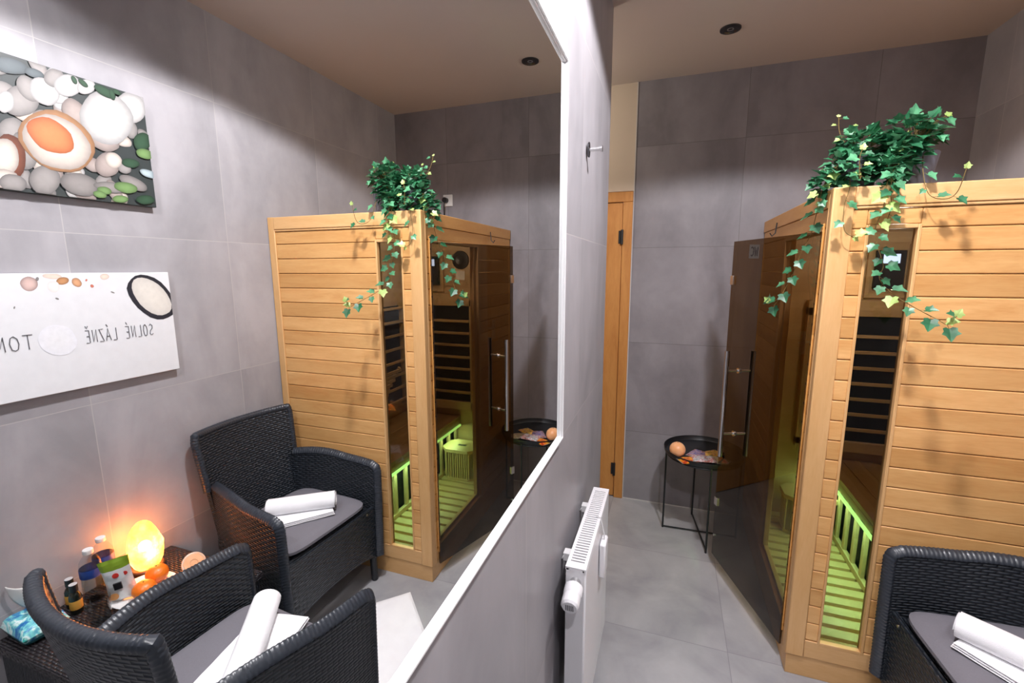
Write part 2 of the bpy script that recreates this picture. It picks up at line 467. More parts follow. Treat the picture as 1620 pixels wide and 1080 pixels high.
# ------------------------------------------------------------------ downlights
def downlight(x, y, lit, label):
    e = empty('downlight', (x, y, H), label=label, cat='ceiling light', group=None)
    b = MB(); b.lathe([(.030, -.003), (.034, -.006), (.046, -.005), (.047, 0), (.030, 0)], seg=32); b.build('bezel', 'dark_ring', e)
    b = MB(); b.lathe([(.001, -.001), (.012, -.0035), (.022, -.002), (.0305, -.001)], seg=24); b.build('lens', 'bulb' if lit else 'steel', e)
    return e
downlight(.490, 2.526, False, 'unlit round recessed downlight with dark ring near the far wall')
downlight(SPOTS[0][0], SPOTS[0][1], True, 'lit recessed downlight above the wall mirror')
downlight(SPOTS[1][0], SPOTS[1][1], True, 'lit recessed downlight over the camera end of the room')
downlight(SPOTS[2][0], SPOTS[2][1], True, 'lit recessed downlight above the rattan table')

# ------------------------------------------------------------------ coat hook
hk = empty('coat_hook', (0, 1.596, 1.973), label='small chrome coat hook on the left wall beside the mirror', cat='hook')
b = MB(); b.lathe([(.001, 0), (.017, 0), (.019, .003), (.019, .006), (.001, .006)], seg=24, T=Matrix.Rotation(PI/2, 4, 'Y') @ Matrix.Diagonal((1.3, .75, 1, 1))); b.build('base_plate', 'dark_ring', hk)
b = MB(); b.tube([(.004, 0, 0), (.045, 0, .001)], .007, 14); b.lathe([(.0001, .043), (.010, .043), (.010, .049), (.0001, .050)], seg=18, T=Matrix.Rotation(PI/2, 4, 'Y')); b.build('peg', 'chrome', hk)

# ------------------------------------------------------------------ radiator
rad = empty('radiator', (.03, 1.47, 0), label='white panel radiator on the left wall below the mirror', cat='radiator')
RX0, RX1, RY0, RY1, RZ0, RZ1 = .0, .062, -.262, .262, .10, .70
boxes('panel', [(RX1-.012, RX1, RY0+.004, RY1-.004, RZ0, RZ1-.012), (RX0, RX0+.012, RY0+.004, RY1-.004, RZ0, RZ1-.012)], 'white', rad, .004)
boxes('side_cover', [(RX0+.002, RX1-.004, RY0, RY0+.003, RZ0+.02, RZ1-.004)], 'white', rad, .001)
boxes('side_cover', [(RX0+.002, RX1-.004, RY1-.003, RY1, RZ0+.02, RZ1-.004)], 'white', rad, .001)
b = MB(); N = 34; ga, gb = RY0+.03, RY1-.02
zt0, zt1 = RZ1-.004, RZ1
b.box(RX0, RX0+.010, RY0, RY1, zt0-.006, zt1); b.box(RX1-.010, RX1, RY0, RY1, zt0-.006, zt1)
b.box(RX0+.010, RX1-.010, RY0, ga, zt0, zt1); b.box(RX0+.010, RX1-.010, gb, RY1, zt0, zt1)
p = (gb-ga)/N
for i in range(N): b.box(RX0+.010, RX1-.010, ga+i*p+p*.42, ga+(i+1)*p+.0003, zt0, zt1-.0004)
b.build('grille', 'white', rad)
boxes('fins', [(RX0+.014, RX1-.014, RY0+.02+i*.0125, RY0+.022+i*.0125, RZ0+.02, RZ1-.03) for i in range(39)], 'white', rad, smooth=False)
b = MB(); b.tube([(.031, RY0+.002, .655), (.031, RY0-.016, .652)], .016, 20); o = b.build('valve_collar', 'steel', rad)
Tv = Matrix.Translation((.031, RY0-.012, .650)) @ Matrix.Rotation(PI/2+.22, 4, 'X')
b = MB(); b.lathe([(.001, 0), (.022, 0), (.0275, .006), (.0275, .030), (.0245, .037), (.0260, .042), (.0260, .068), (.021, .0745), (.001, .075)], seg=30, T=Tv, mod=lambda th, z: 1+.02*math.sin(th*12)*(1 if z > .03 else 0))
vh = b.build('thermostat_head', 'white', rad)
b = MB()
for i in range(5): b.box(-.011+i*.005, -.0085+i*.005, -.010, .010, .0745, .0756, T=Tv)
b.build('dial_marks', 'ink', vh)
for yy in (.155, -.155):
    b = MB(); b.box(-.028, .012, yy-.015, yy+.015, .650, .678); b.tube([(-.026, yy, .662), (-.030, yy, .664)], .017, 16)
    bk = b.build('wall_bracket', 'cap_white', rad, bevel=.002)
    b = MB(); pts = []
    for i in range(90):
        a = i*.9; pts.append((-.014+.009*math.cos(a), yy+.009*math.sin(a), .648-i*.0022))
    b.tube(pts, .0017, 6); b.build('bracket_spring', 'chrome', bk)
# pipes
b = MB(); b.tube([(.03, -.22, .11), (.03, -.22, 0)], .008, 10); b.build('pipe', 'white', rad)
b = MB(); b.tube([(.03, -.17, .11), (.03, -.17, 0)], .008, 10); b.build('pipe', 'white', rad)
hum = empty('radiator_humidifier', (.094, 1.505, .49), label='narrow white hanging humidifier hooked on the radiator front', cat='humidifier')
boxes('tank', [(0, .022, -.035, .035, 0, .13)], 'white', hum, .006)
b = MB(); b.tube([(.012, 0, .128), (.012, 0, .15), (-.004, 0, .215), (-.020, 0, .214)], .0025, 6); b.build('hook', 'cap_white', hum)

# ------------------------------------------------------------------ sauna cabin
SX, SY, SZ, SB = .782, 1.817, 1.840, 3.008     # front-left corner, height, back
cab = empty('sauna_cabin', (SX, SY, 0), label='light wooden infrared sauna cabin with glass door and tall window in the far corner', cat='sauna')
C0 = (SX, SY, 0)
def cb(name, L, mat, parent=None, bevel=.0015, smooth=True):
    par = parent or cab
    L2 = [(q[0]-SX, q[1]-SX, q[2]-SY, q[3]-SY, q[4], q[5]) + tuple(q[6:]) for q in L]
    return boxes(name, L2, mat, par, bevel, smooth)
GR = [1.705-.0735*k for k in range(22)]          # plank joints
def planks_front(x0, x1, zt, zb, mat='wood_front', yf=SY+.004):
    out = []; zs = [z for z in GR if zb+.01 < z < zt-.01]; ed = [zt]+zs+[zb]
    for a, c in zip(ed[:-1], ed[1:]): out.append((x0, x1, yf, yf+.018, c+.0012, a-.0012))
    return out
def planks_side(y0_, y1_, zt, zb):
    out = []; zs = [z for z in GR if zb+.01 < z < zt-.01]; ed = [zt]+zs+[zb]
    for a, c in zip(ed[:-1], ed[1:]): out.append((SX+.002, SX+.02, y0_, y1_, c+.0012, a-.0012))
    return out
cb('plinth', [(SX+.004, W-.003, SY+.005, SB, 0, .088), ], 'wood_beam')
cb('corner_post', [(SX-.003, .842, SY-.003, SY+.03, .088, SZ), (SX-.003, SX+.03, SY+.0305, 1.862, .088, SZ)], 'wood_post', bevel=.004)
cb('wall_post', [(1.628, W-.003, SY-.001, SY+.03, .088, SZ)], 'wood_post', bevel=.003)
cb('top_rail', [(.842, 1.628, SY-.004, SY+.03, 1.778, SZ-.001), (.842, 1.628, SY-.001, SY+.03, 1.768, 1.7775)], 'wood_beam', bevel=.003)
cb('bottom_rail', [(.842, 1.628, SY+.001, SY+.03, .089, .160)], 'wood_beam', bevel=.002)
cb('front_panel', planks_front(.842, .884, 1.767, .162)+planks_front(.8845, 1.028, 1.767, 1.716)+planks_front(1.0285, 1.628, 1.767, .162)
   + [(.85, .884, SY+.016, SY+.034, .16, 1.77), (1.03, 1.63, SY+.016, SY+.034, .16, 1.77)], 'wood_front', bevel=.003)
win = cb('window_frame', [(.882, .891, SY+.0005, SY+.034, .150, 1.716), (1.0205, 1.0305, SY+.0005, SY+.034, .150, 1.716), (.891, 1.0205, SY+.0005, SY+.034, 1.703, 1.716), (.891, 1.0205, SY+.0005, SY+.034, .150, .163)], 'wood_post', bevel=.002)
cb('window_glass', [(.889, 1.022, SY+.018, SY+.023, .161, 1.705)], 'glass_window', bevel=0, smooth=False)
# side
cb('side_top_rail', [(SX-.004, SX+.03, 1.862, SB, 1.778, SZ-.001), (SX+.001, SX+.03, 1.862, SB, 1.715, 1.777)], 'wood_beam_y', bevel=.003)
cb('side_bottom_rail', [(SX, SX+.03, 1.862, SB, .089, .150)], 'wood_beam_y', bevel=.002)
cb('side_strip', planks_side(1.862, 1.893, 1.714, .151), 'wood_side', bevel=.003)
cb('side_panel', planks_side(2.47, SB-.02, 1.714, .151)+[(SX, SX+.03, SB-.02, SB, .15, 1.714)], 'wood_side', bevel=.003)
cb('door_frame', [(SX-.002, SX+.034, 1.893, 1.905, .151, 1.714), (SX-.002, SX+.034, 2.445, 2.47, .151, 1.714), (SX-.002, SX+.034, 1.905, 2.445, .151, .165), (SX-.002, SX+.034, 1.905, 2.445, 1.70, 1.714),
   (SX+.012, SX+.036, 2.41, 2.445, .151, 1.714), (SX+.016, SX+.036, 1.905, 2.41, .165, .185)], 'wood_post', bevel=.002)
b = MB()
cb('hinge_strip', [(SX-.006, SX+.002, 1.884, 1.896, .13, 1.73)], 'wood_side', bevel=.002)
for k in range(21):
    z = .2+k*.0735; b = MB()
    b.lathe([(.0001, 0), (.0035, 0), (.003, .002), (.0001, .002)], seg=8, T=Matrix.Translation((-.006, 1.888-SY, z)) @ Matrix.Rotation(-PI/2, 4, 'Y'))
    b.build('hinge_screw', 'black_metal', cab)
cb('roof', [(SX+.006, W-.004, SY+.008, SB, SZ-.03, SZ-.012)], 'wood_beam')
# inside
cb('inner_lining', [(.812, 1.64, 2.975, 2.99, .09, 1.78), (1.628, 1.645, 1.852, 2.975, .09, 1.78), (.812, 1.64, 1.852, 2.99, 1.765, 1.78)], 'wood_in', bevel=0, smooth=False)
sl = []
for k in range(15):
    y = 1.875+k*.0733; sl.append((.83, 1.20 if y > 1.9 else 1.6, y, y+.05, .085, .103))
sl += [(.86, .90, 1.87, 2.96, .070, .085), (1.15, 1.19, 1.87, 2.96, .070, .085)]
cb('floor_slats', sl, 'wood_slat', bevel=.002)
cb('cabin_floor', [(.812, 1.64, 1.86, 2.985, .040, .068)], 'heater_black', bevel=0)
bench = cb('bench', [(1.175+i*.0915, 1.175+i*.0915+.0895, 1.856, 2.972, .458, .482) for i in range(5)]+[(1.175, 1.20, 1.856, 2.972, .42, .458)], 'wood_bench', bevel=.002)
cb('bench_grille', [(1.195, 1.212, y, y+.028, .10, .43) for y in [1.89+i*.115 for i in range(10)]]+[(1.192, 1.214, 1.86, 2.972, .103, .135)], 'wood_slat', bevel=.002)
cb('floor_heater', [(1.222, 1.232, 1.87, 2.965, .11, .415)], 'heater_black', bevel=0)
cb('light_tube', [(1.160, 1.172, 1.9, 2.95, .408, .420)], 'led_green', bevel=0)
bh = cb('back_heater', [(1.07, 1.465, 2.955, 2.974, .60, 1.315)], 'heater_black', bevel=0)
hs = [(1.02, 1.068, 2.93, 2.975, .56, 1.36), (1.467, 1.515, 2.93, 2.975, .56, 1.36), (1.02, 1.515, 2.93, 2.972, 1.315, 1.40), (1.02, 1.515, 2.93, 2.972, .54, .60)]
for i in range(7): hs.append((1.068, 1.467, 2.928, 2.942, .665+i*.0885, .683+i*.0885))
cb('heater_grille', hs, 'wood_in', bevel=.002)
hs2 = []
cb('side_heater', [(1.605, 1.615, 1.98, 2.86, .60, 1.315)], 'heater_black', bevel=0)
for i in range(8): hs2.append((1.58, 1.592, 1.95, 2.89, .60+i*.0985, .618+i*.0985))
hs2 += [(1.58, 1.628, 1.92, 1.96, .56, 1.36), (1.58, 1.628, 2.88, 2.92, .56, 1.36)]
cb('side_heater_grille', hs2, 'wood_in', bevel=.002)
cp = cb('control_panel', [(1.315, 1.445, 2.95, 2.974, 1.465, 1.668)], 'black', bevel=.003)
cb('display', [(1.345, 1.418, 2.947, 2.9505, 1.60, 1.648)], 'screen', cab, bevel=0)
cb('panel_surround', [(1.28, 1.30, 2.955, 2.975, 1.43, 1.70), (1.46, 1.48, 2.955, 2.975, 1.43, 1.70), (1.28, 1.48, 2.955, 2.975, 1.415, 1.43)], 'wood_in', bevel=.002)
for (T, nm) in ((Matrix.Translation((1.145-SX, 2.972-SY, 1.64)) @ Matrix.Rotation(PI/2, 4, 'X'), 0), (Matrix.Translation((1.626-SX, 2.42-SY, 1.58)) @ Matrix.Rotation(-PI/2, 4, 'Y'), 1)):
    b = MB(); b.lathe([(.001, .016), (.03, .024), (.052, .012), (.062, .010), (.066, .0)], seg=30, T=T); b.build('speaker', 'black', cab)
cb('notice_card', [(1.115, 1.185, 2.970, 2.974, 1.50, 1.565)], 'paper', bevel=0)
# glass door leaf, ajar
dh = Vector((.7765, 1.884, 0)); dfree = Vector((.566, 2.44, 0)); dd = (dfree-dh); LEN = dd.length; ang = math.atan2(dd.y, dd.x)
leafe = MB(); 
TL = Matrix.Translation((dh.x-SX, dh.y-SY, 0)) @ Matrix.Rotation(ang, 4, 'Z')     # local x along leaf, +y outward (towards the mirror)
leafe.box(0, LEN, -.004, .004, .068, 1.703, T=TL)
leaf = leafe.build('glass_door', 'glass_leaf', cab, smooth=False)
b = MB(); b.tube([TL @ Vector((.462, .066, .675)), TL @ Vector((.462, .066, 1.195))], .011, 16)
hnd = b.build('door_handle', 'chrome', leaf)
b = MB(); b.tube([TL @ Vector((.462, -.058, .675)), TL @ Vector((.462, -.058, 1.195))], .011, 16)
b.build('inner_handle', 'steel', leaf)
for z in (.79, 1.10):
    b = MB(); b.tube([TL @ Vector((.462, -.058, z)), TL @ Vector((.462, -.005, z))], .006, 12); b.tube([TL @ Vector((.462, .005, z)), TL @ Vector((.462, .066, z))], .006, 12)
    b.tube([TL @ Vector((.462, .004, z)), TL @ Vector((.462, .010, z))], .013, 16); b.build('handle_stud', 'chrome', leaf)
for z in (1.52, .372):
    b = MB(); b.box(LEN-.022, LEN+.004, -.008, .008, z-.022, z+.022, T=TL); b.build('magnet_catch', 'steel', leaf, bevel=.001)
b = MB(); b.tube([TL @ Vector((LEN-.012, -.006, .18)), TL @ Vector((LEN-.012, .006, .18))], .006, 12); b.build('door_stud', 'steel', leaf)
# small black hook at the end of the top rail
b = MB(); b.tube([(-.012, 2.62-SY, 1.80), (-.016, 2.62-SY, 1.75), (-.030, 2.62-SY, 1.735), (-.040, 2.62-SY, 1.75)], .003, 8); b.build('rail_hook', 'black_metal', cab)

# things inside the cabin
stl = empty('slatted_stool', (1.07, 2.78, .103), label='pale octagonal slatted wooden stool on the cabin floor at its back', cat='stool')
def octo(b, w, d, c, z0, z1, hole=None):
    P = [(-w+c, -d), (w-c, -d), (w, -d+c), (w, d-c), (w-c, d), (-w+c, d), (-w, d-c), (-w, -d+c)]
    n = len(b.v)
    for z in (z0, z1): b.v += [(x, y, z) for x, y in P]
    for i in range(8): b.face((n+i, n+(i+1) % 8, n+8+(i+1) % 8, n+8+i))
    b.face([n+i for i in reversed(range(8))]); b.face([n+8+i for i in range(8)])
b = MB(); octo(b, .128, .10, .045, .205, .228); b.build('seat', 'wood_slat', stl, bevel=.002)
b = MB(); octo(b, .118, .09, .042, .0, .016); b.build('base', 'wood_slat', stl, bevel=.002)
boxes('hand_hole', [(-.03, .03, -.012, .012, .2278, .2292)], 'heater_black', stl)
L = []
for i in range(11):
    x = -.085+i*.017; L += [(x-.004, x+.004, -.086, -.078, .016, .205), (x-.004, x+.004, .078, .086, .016, .205)]
for i in range(6):
    y = -.05+i*.02; L += [(-.115, -.107, y-.004, y+.004, .016, .205), (.107, .115, y-.004, y+.004, .016, .205)]
boxes('slats', L, 'wood_slat', stl, smooth=False)
bs = empty('bench_recliner', (1.50, 2.46, .484), label='curved slatted wooden backrest leaning inside the cabin on the bench', cat='recliner')
rl = []
for s in (-.13, .13):
    b = MB(); b.tube([(.06-.12*math.sin(t*PI*.5)*t+.05*math.sin(t*PI), s, .01+t*.42) for t in [i/12 for i in range(13)]], .012, 8); b.build('rail', 'wood_in', bs)
b = MB()
for i in range(11):
    t = (i+.5)/11; x = .06-.12*math.sin(t*PI*.5)*t+.05*math.sin(t*PI)-.014; b.box(x-.005, x+.005, -.145, .145, t*.42, t*.42+.02)
b.build('slats', 'wood_in', bs)
ob = boxes('orange_booklet', [(-.004, .004, -.045, .045, 0, .055)], plain('orange_cover', sc('f26a1e'), .5), None, .001)
ob.location = (1.468, 2.43, .61); ob.rotation_euler = (0, -.3, .1); tag(ob, 'small orange booklet on the slatted backrest inside the cabin', 'booklet')
def roll(name, L, rx, rz, parent=None, turns=3.2, loc=(0, 0, 0), rz_rot=0, label=None, cat='towel', group=None, seed=1):
    """rolled towel along local x"""
    b = MB(); rnd = random.Random(seed); nu, nv = 40, 26
    def f(u, v):
        th = 2*PI*u; x = (v-.5)*L
        w_ = 1+.03*noise.noise(Vector((x*14, math.cos(th)*1.3, math.sin(th)*1.3+seed)))
        z = rz*math.sin(th); z = max(z, -rz*.82)
        return (x, rx*math.cos(th)*w_, rz*.82+z*w_ if z > -rz*.8 else 0)
    b.grid(f, nu, nv, closeu=True)
    for sgn in (-1, 1):          # spiral end faces
        n = len(b.v); N = int(turns*26)
        for i in range(N+1):
            t = i/N; th = t*turns*2*PI; r = 1-t*.93; x = sgn*(L/2 + .004*math.cos(th*1)*0 + (.0035 if (i//1) % 2 else .0))
            for rr in (r, max(r-.93/turns*.55, 0.02)):
                z = rz*math.sin(th)*rr; z = max(z, -rz*.82)
                b.v.append((sgn*(L/2-.002+(.006 if rr == r else 0)), rx*math.cos(th)*rr, rz*.82+z))
        for i in range(N): b.face((n+2*i, n+2*i+1, n+2*i+3, n+2*i+2) if sgn > 0 else (n+2*i+2, n+2*i+3, n+2*i+1, n+2*i))
        n = len(b.v)
        b.poly([(sgn*(L/2-.004), rx*.97*math.cos(2*PI*k/28), rz*.82+max(rz*.97*math.sin(2*PI*k/28), -rz*.82)) for k in (range(28) if sgn > 0 else reversed(range(28)))])
    o = b.build(name, 'towel', parent); o.location = loc; o.rotation_euler = (0, 0, rz_rot)
    if label: tag(o, label, cat, group)
    return o
def folded(name, L, Wd, T, loc, rz_rot, label, layers=3, group=None, taper=0, seed=2):
    b = MB()
    for k in range(layers):
        z0_, z1_ = T*k/layers, T*(k+1)/layers
        s = 1-.015*k
        nu, nv = 18, 10
        def f(u, v, top):
            x = (u-.5)*L*s; y = (v-.5)*Wd*s*(1-taper*(u))
            ex = min(u, 1-u, .06)/.06; ey = min(v, 1-v, .08)/.08
            e = math.sqrt(max(0, min(1, ex)))*math.sqrt(max(0, min(1, ey)))
            mid = (z0_+z1_)/2; hh = (z1_-z0_)/2*(.15+.85*e)
            return (x, y, mid+(hh if top else -hh)+.0015*noise.noise(Vector((x*20, y*20, k+seed))))
        b.grid(lambda u, v: f(u, v, True), nu, nv)
        n = b.grid(lambda u, v: f(1-u, v, False), nu, nv)
        # sides
        b.grid(lambda u, v: f(u, 0, v > .5) if True else 0, nu, 1); b.grid(lambda u, v: f(1-u, 1, v > .5), nu, 1)
        b.grid(lambda u, v: f(0, 1-u, v > .5), nv, 1); b.grid(lambda u, v: f(1, u, v > .5), nv, 1)
    o = b.build(name, 'towel', None, ang=80); o.location = loc; o.rotation_euler = (0, 0, rz_rot)
    return tag(o, label, 'towel', group)
roll('rolled_towel', .30, .055, .05, loc=(1.40, 2.18, .4835), rz_rot=1.4, label='rolled pale towel on the bench inside the sauna cabin', seed=5)

# ------------------------------------------------------------------ armchairs
def braid(L, th):
    q = abs(math.sin(th))
    return 1+.13*abs(math.sin(PI*(L/.0125+.5*q)))-.07
def resamp(pts, step):
    pts = [Vector(p) for p in pts]; out = [pts[0]]
    for a, c in zip(pts[:-1], pts[1:]):
        n = max(1, int((c-a).length/step))
        for i in range(1, n+1): out.append(a.lerp(c, i/n))
    return out
def smoothpath(P, n=8):
    P = [Vector(p) for p in P]; out = []
    Q = [P[0]*2-P[1]]+P+[P[-1]*2-P[-2]]
    for i in range(1, len(Q)-2):
        for k in range(n):
            t = k/n; a, b_, c, d = Q[i-1], Q[i], Q[i+1], Q[i+2]
            out.append(.5*((2*b_)+(-a+c)*t+(2*a-5*b_+4*c-d)*t*t+(-a+3*b_-3*c+d)*t*t*t))
    out.append(P[-1]); return out

def armchair(loc, rz, label):
    e = empty('armchair', loc, rz, label=label, cat='armchair', group=None)
    # backrest: curved woven panel
    def hw(z): return .212+(z-.36)/(.88-.36)*.030
    def bp(u, z, off=0):
        k = 2*u-1; t = (z-.36)/(.52)
        y = -.180-.068*t - .052*(1-k*k)*(.3+.7*t)
        return Vector((k*hw(z), y+off, z))
    b = MB(); Z0, Z1 = .20, .872
    def zz(v): return Z0+(Z1-Z0)*v
    b.grid(lambda u, v: bp(u, zz(v), .014), 16, 16, uvf=lambda u, v: (u*.5, zz(v)))
    b.grid(lambda u, v: bp(1-u, zz(v), -.014), 16, 16, uvf=lambda u, v: (u*.5, zz(v)))
    for s in (0, 1): b.grid(lambda u, v: bp(s, zz(v), (.014-.028*u) if s == 0 else (-.014+.028*u)), 2, 16)
    b.build('backrest', 'rattan', e)
    b = MB()
    pts = [bp(0, z) for z in [.62+.02*i for i in range(12)]]+[bp(0, .862)+Vector((.006, 0, .008))]
    pts += [bp(u, .870-.004*(1-(2*u-1)**2)) for u in [.03+.94*i/20 for i in range(21)]]
    pts += [bp(1, .862)+Vector((-.006, 0, .008))]+[bp(1, z) for z in reversed([.62+.02*i for i in range(12)])]
    pts = resamp(pts, .003)
    b.tube(pts, .0165, 12, mod=braid); b.build('back_rim', 'rattan_rim', e)
    # arms
    for s in (-1, 1):
        def top(y):           # arm height along its length
            t = max(0, (y+.19)/.467)
            return .642+.012*math.sin(min(1, t*1.6)*PI) - .026*t**2.2
        def ax(y, z):         # lateral position, slightly bowed outwards
            t = max(0, (y+.19)/.467)
            return s*(.205+.076*(1-(1-min(t, 1))**2.2)-.02*(.62-z)/.5*.6)
        ys = [-.19+.467*i/18 for i in range(19)]
        def ap(u, v, off):
            y = -.20+.477*u; zt = top(y)-.012; zb = .13+.02*math.sin(u*PI)
            z = zb+(zt-zb)*v
            return (ax(y, z)+off, y, z)
        b = MB(); th = .016
        uvf = lambda u, v: (u*.467, .13+v*.5)
        b.grid(lambda u, v: ap(u, v, th), 18, 14, uvf=uvf); b.grid(lambda u, v: ap(1-u, v, -th), 18, 14, uvf=uvf)
        b.grid(lambda u, v: ap(1, v, th-2*th*u), 2, 14); b.grid(lambda u, v: ap(0, v, -th+2*th*u), 2, 14)
        b.grid(lambda u, v: ap(u, 0, -th+2*th*v), 18, 2)
        b.build('arm', 'rattan', e)
        b = MB()
        path = [(ax(y, top(y)), y, top(y)) for y in ys[:-1]]
        path += [(ax(.27, .61), .279, top(.277)-.010), (ax(.27, .59), .285, .585)]+[(ax(.27, z), .285, z) for z in (.54, .46, .38, .30, .22, .14)]
        path = resamp(path, .003)
        b.tube(path, .0185, 12, mod=braid, sect=(1.05, .72), upv=(0, .3, 1) if False else None)
        b.build('arm_rim', 'rattan_rim', e)
    # seat box
    b = MB(); b.box(-.235, .235, -.175, .250, .36, .405); b.build('seat', 'rattan', e, bevel=.004)
    b = MB()
    def fp(u, v, off):
        x = -.265+.53*u; zb = .175-.05*abs(2*u-1)**2.5; z = zb+(.405-zb)*v
        return (x, .262+off+.008*math.sin(u*PI), z)
    uvf = lambda u, v: (u*.49, v*.25)
    b.grid(lambda u, v: fp(u, v, .008), 20, 8, uvf=uvf); b.grid(lambda u, v: fp(1-u, v, -.008), 20, 8, uvf=uvf); b.grid(lambda u, v: fp(u, 0, -.008+.016*v), 20, 1); b.grid(lambda u, v: fp(u, 1, .008-.016*v), 20, 1)
    b.build('front_panel', 'rattan', e)
    for (x, y) in ((-.256, .255), (.256, .255), (-.215, -.165), (.215, -.165)):
        b = MB(); b.tube([(x, y, 0), (x, y, .006), (x*.99, y*.99, .20)], [.014, .017, .019], 14); b.build('leg', 'leg_black', e)
    # cushion
    def cu(u, v, top):
        a = 2*u-1; c = 2*v-1
        # superellipse mapping
        r = (abs(a)**7+abs(c)**7)**(1/7); k = max(abs(a), abs(c))/max(r, 1e-6)
        x = a*k*.236; y = .046+c*k*.218
        ed = max(0, 1-max(abs(a), abs(c))**8)
        h = .006+.018*ed**.5
        cr = .006*(1-a*a)*(1-c*c)
        return (x, y, .432+(h+cr if top else -h))
    b = MB(); b.grid(lambda u, v: cu(u, v, True), 26, 24); b.grid(lambda u, v: cu(1-u, v, False), 26, 24)
    for fx in (lambda t, q: cu(t, 0, q > .5), lambda t, q: cu(1-t, 1, q > .5)): b.grid(fx, 26, 1)
    for fx in (lambda t, q: cu(0, 1-t, q > .5), lambda t, q: cu(1, t, q > .5)): b.grid(fx, 24, 1)
    b.build('seat_cushion', 'cushion', e, ang=80)
    b = MB(); b.tube([(.2, .276, .393), (.2, .2795, .393)], .005, 8); b.build('rivet', 'steel', e)
    return e
armchair((1.352, 1.508, 0), math.radians(94), 'black woven rattan armchair with grey cushion standing against the sauna cabin front')
armchair((.833, .757, 0), math.radians(5), 'black rattan armchair in the foreground, seen from behind, turned towards the other one')

ZC = .463
folded('folded_towel', .27, .16, .020, (1.268, 1.490, ZC-.001), math.radians(131), 'white folded towel lying flat under the roll on the armchair by the sauna', 3, taper=.1, seed=3)
roll('rolled_towel', .285, .044, .036, loc=(1.275, 1.508, ZC+.0185), rz_rot=math.radians(144), label='white rolled towel resting on the folded towel on the armchair by the sauna', seed=9)
folded('folded_towel', .33, .19, .016, (.812, .825, ZC-.001), math.radians(78), 'white folded towel lying flat under the roll on the foreground armchair', 2, taper=.1, seed=4)
roll('rolled_towel', .33, .042, .037, loc=(.822, .850, ZC+.0145), rz_rot=math.radians(55), label='white rolled towel lying lengthwise on the foreground armchair seat', seed=12)

# ------------------------------------------------------------------ rattan table and what stands on it
TB = empty('rattan_table', (1.4025, .90, 0), label='low square black rattan table against the wall between the two armchairs', cat='table')
TX, TY, TZ = .2575, .272, .43
b = MB(); b.box(-TX, TX, -TY, TY, TZ-.03, TZ); b.build('table_top', 'rattan_table', TB, bevel=.008)
b = MB(); b.box(-TX+.012, TX-.012, -TY+.012, TY-.012, .12, TZ-.03); b.build('apron', 'rattan_v', TB, bevel=.004)
for x in (-TX+.03, TX-.03):
    for y in (-TY+.03, TY-.03):
        b = MB(); b.tube([(x, y, 0), (x, y, .13)], .018, 12); b.build('leg', 'leg_black', TB)
Z = TZ+.0005
# salt lamp
sl_ = empty('salt_lamp', (1.578, 1.030, Z), label='glowing yellow orange salt rock lamp at the wall side of the rattan table', cat='lamp')
b = MB(); b.lathe([(.001, 0), (.052, 0), (.054, .004), (.054, .016), (.050, .020), (.001, .020)], seg=32); b.build('base', wood_mat('lamp_base', sc('4a2f1e'), sc('6b4429'), 'X'), sl_)
b = MB()
prof = [(.001, .020), (.040, .0205), (.050, .045), (.056, .075), (.056, .105), (.050, .135), (.040, .165), (.030, .185), (.018, .197), (.001, .200)]
def rock(th, z): return 1+.10*noise.noise(Vector((math.cos(th)*1.6, math.sin(th)*1.6, z*18)))+.05*noise.noise(Vector((math.cos(th)*4, math.sin(th)*4, z*50)))
b.lathe(prof, seg=22, mod=rock); b.build('salt_rock', 'salt', sl_, ang=18)
lamp('salt_lamp_bulb', 'POINT', (1.578, 1.030, Z+.10), 1.1, (1, .42, .15), shadow_soft_size=.02)
# bottles
def water_bottle(x, y, label, s=1.0):
    e = empty('water_bottle', (x, y, Z), label=label, cat='bottle', group=None)
    pr = [(.001, 0), (.026, 0), (.031, .006)]
    for i in range(7): pr += [(.031, .010+i*.011), (.0292, .0155+i*.011)]
    pr += [(.031, .092), (.031, .130), (.028, .148), (.020, .163), (.0125, .171), (.0125, .180)]
    b = MB(); b.lathe([(r, z*s) for r, z in pr], seg=28); b.build('body', 'clear', e)
    b = MB(); b.lathe([(.001, .002), (.0285, .006), (.0285, .128*s), (.001, .128*s)], seg=24); b.build('water', 'water', e)
    b = MB(); b.lathe([(.0314, .094*s), (.0316, .095*s), (.0316, .124*s), (.0314, .125*s)], seg=28, cap=False); b.build('label', 'blue', e)
    b = MB(); b.lathe([(.0145, .176*s), (.0150, .177*s), (.0150, .190*s), (.0135, .192*s), (.001, .192*s)], seg=20, mod=lambda th, z: 1+.015*math.sin(th*20)); b.build('cap', 'cap_white', e)
    return e
water_bottle(1.583, .861, 'clear water bottle with blue label, nearer of the two, beside the foil snack bag')
water_bottle(1.625, .921, 'clear water bottle with blue label standing behind the other, beside the salt lamp')
def small_bottle(x, y, label):
    e = empty('small_bottle', (x, y, Z), label=label, cat='bottle', group=None)
    b = MB(); b.lathe([(.001, 0), (.0155, 0), (.017, .003), (.017, .060), (.012, .072), (.008, .078), (.008, .086)], seg=24); b.build('body', 'darkglass', e)
    b = MB(); b.lathe([(.0173, .018), (.0175, .019), (.0175, .048), (.0173, .049)], seg=24, cap=False); b.build('label', plain('amber_label', sc('c8923c'), .6), e)
    b = MB(); b.lathe([(.0115, .080), (.0115, .104), (.001, .104)], seg=20); cc = b.build('cap', 'black', e)
    b = MB(); b.lathe([(.001, .1042), (.0112, .1042), (.0112, .1050), (.001, .1052)], seg=20); b.build('cap_top', 'cap', cc)
small_bottle(1.613, .812, 'small dark bottle with silver cap next to the wall, the further of the pair')
small_bottle(1.566, .800, 'small dark bottle with silver cap, nearer of the pair, beside the water bottle')
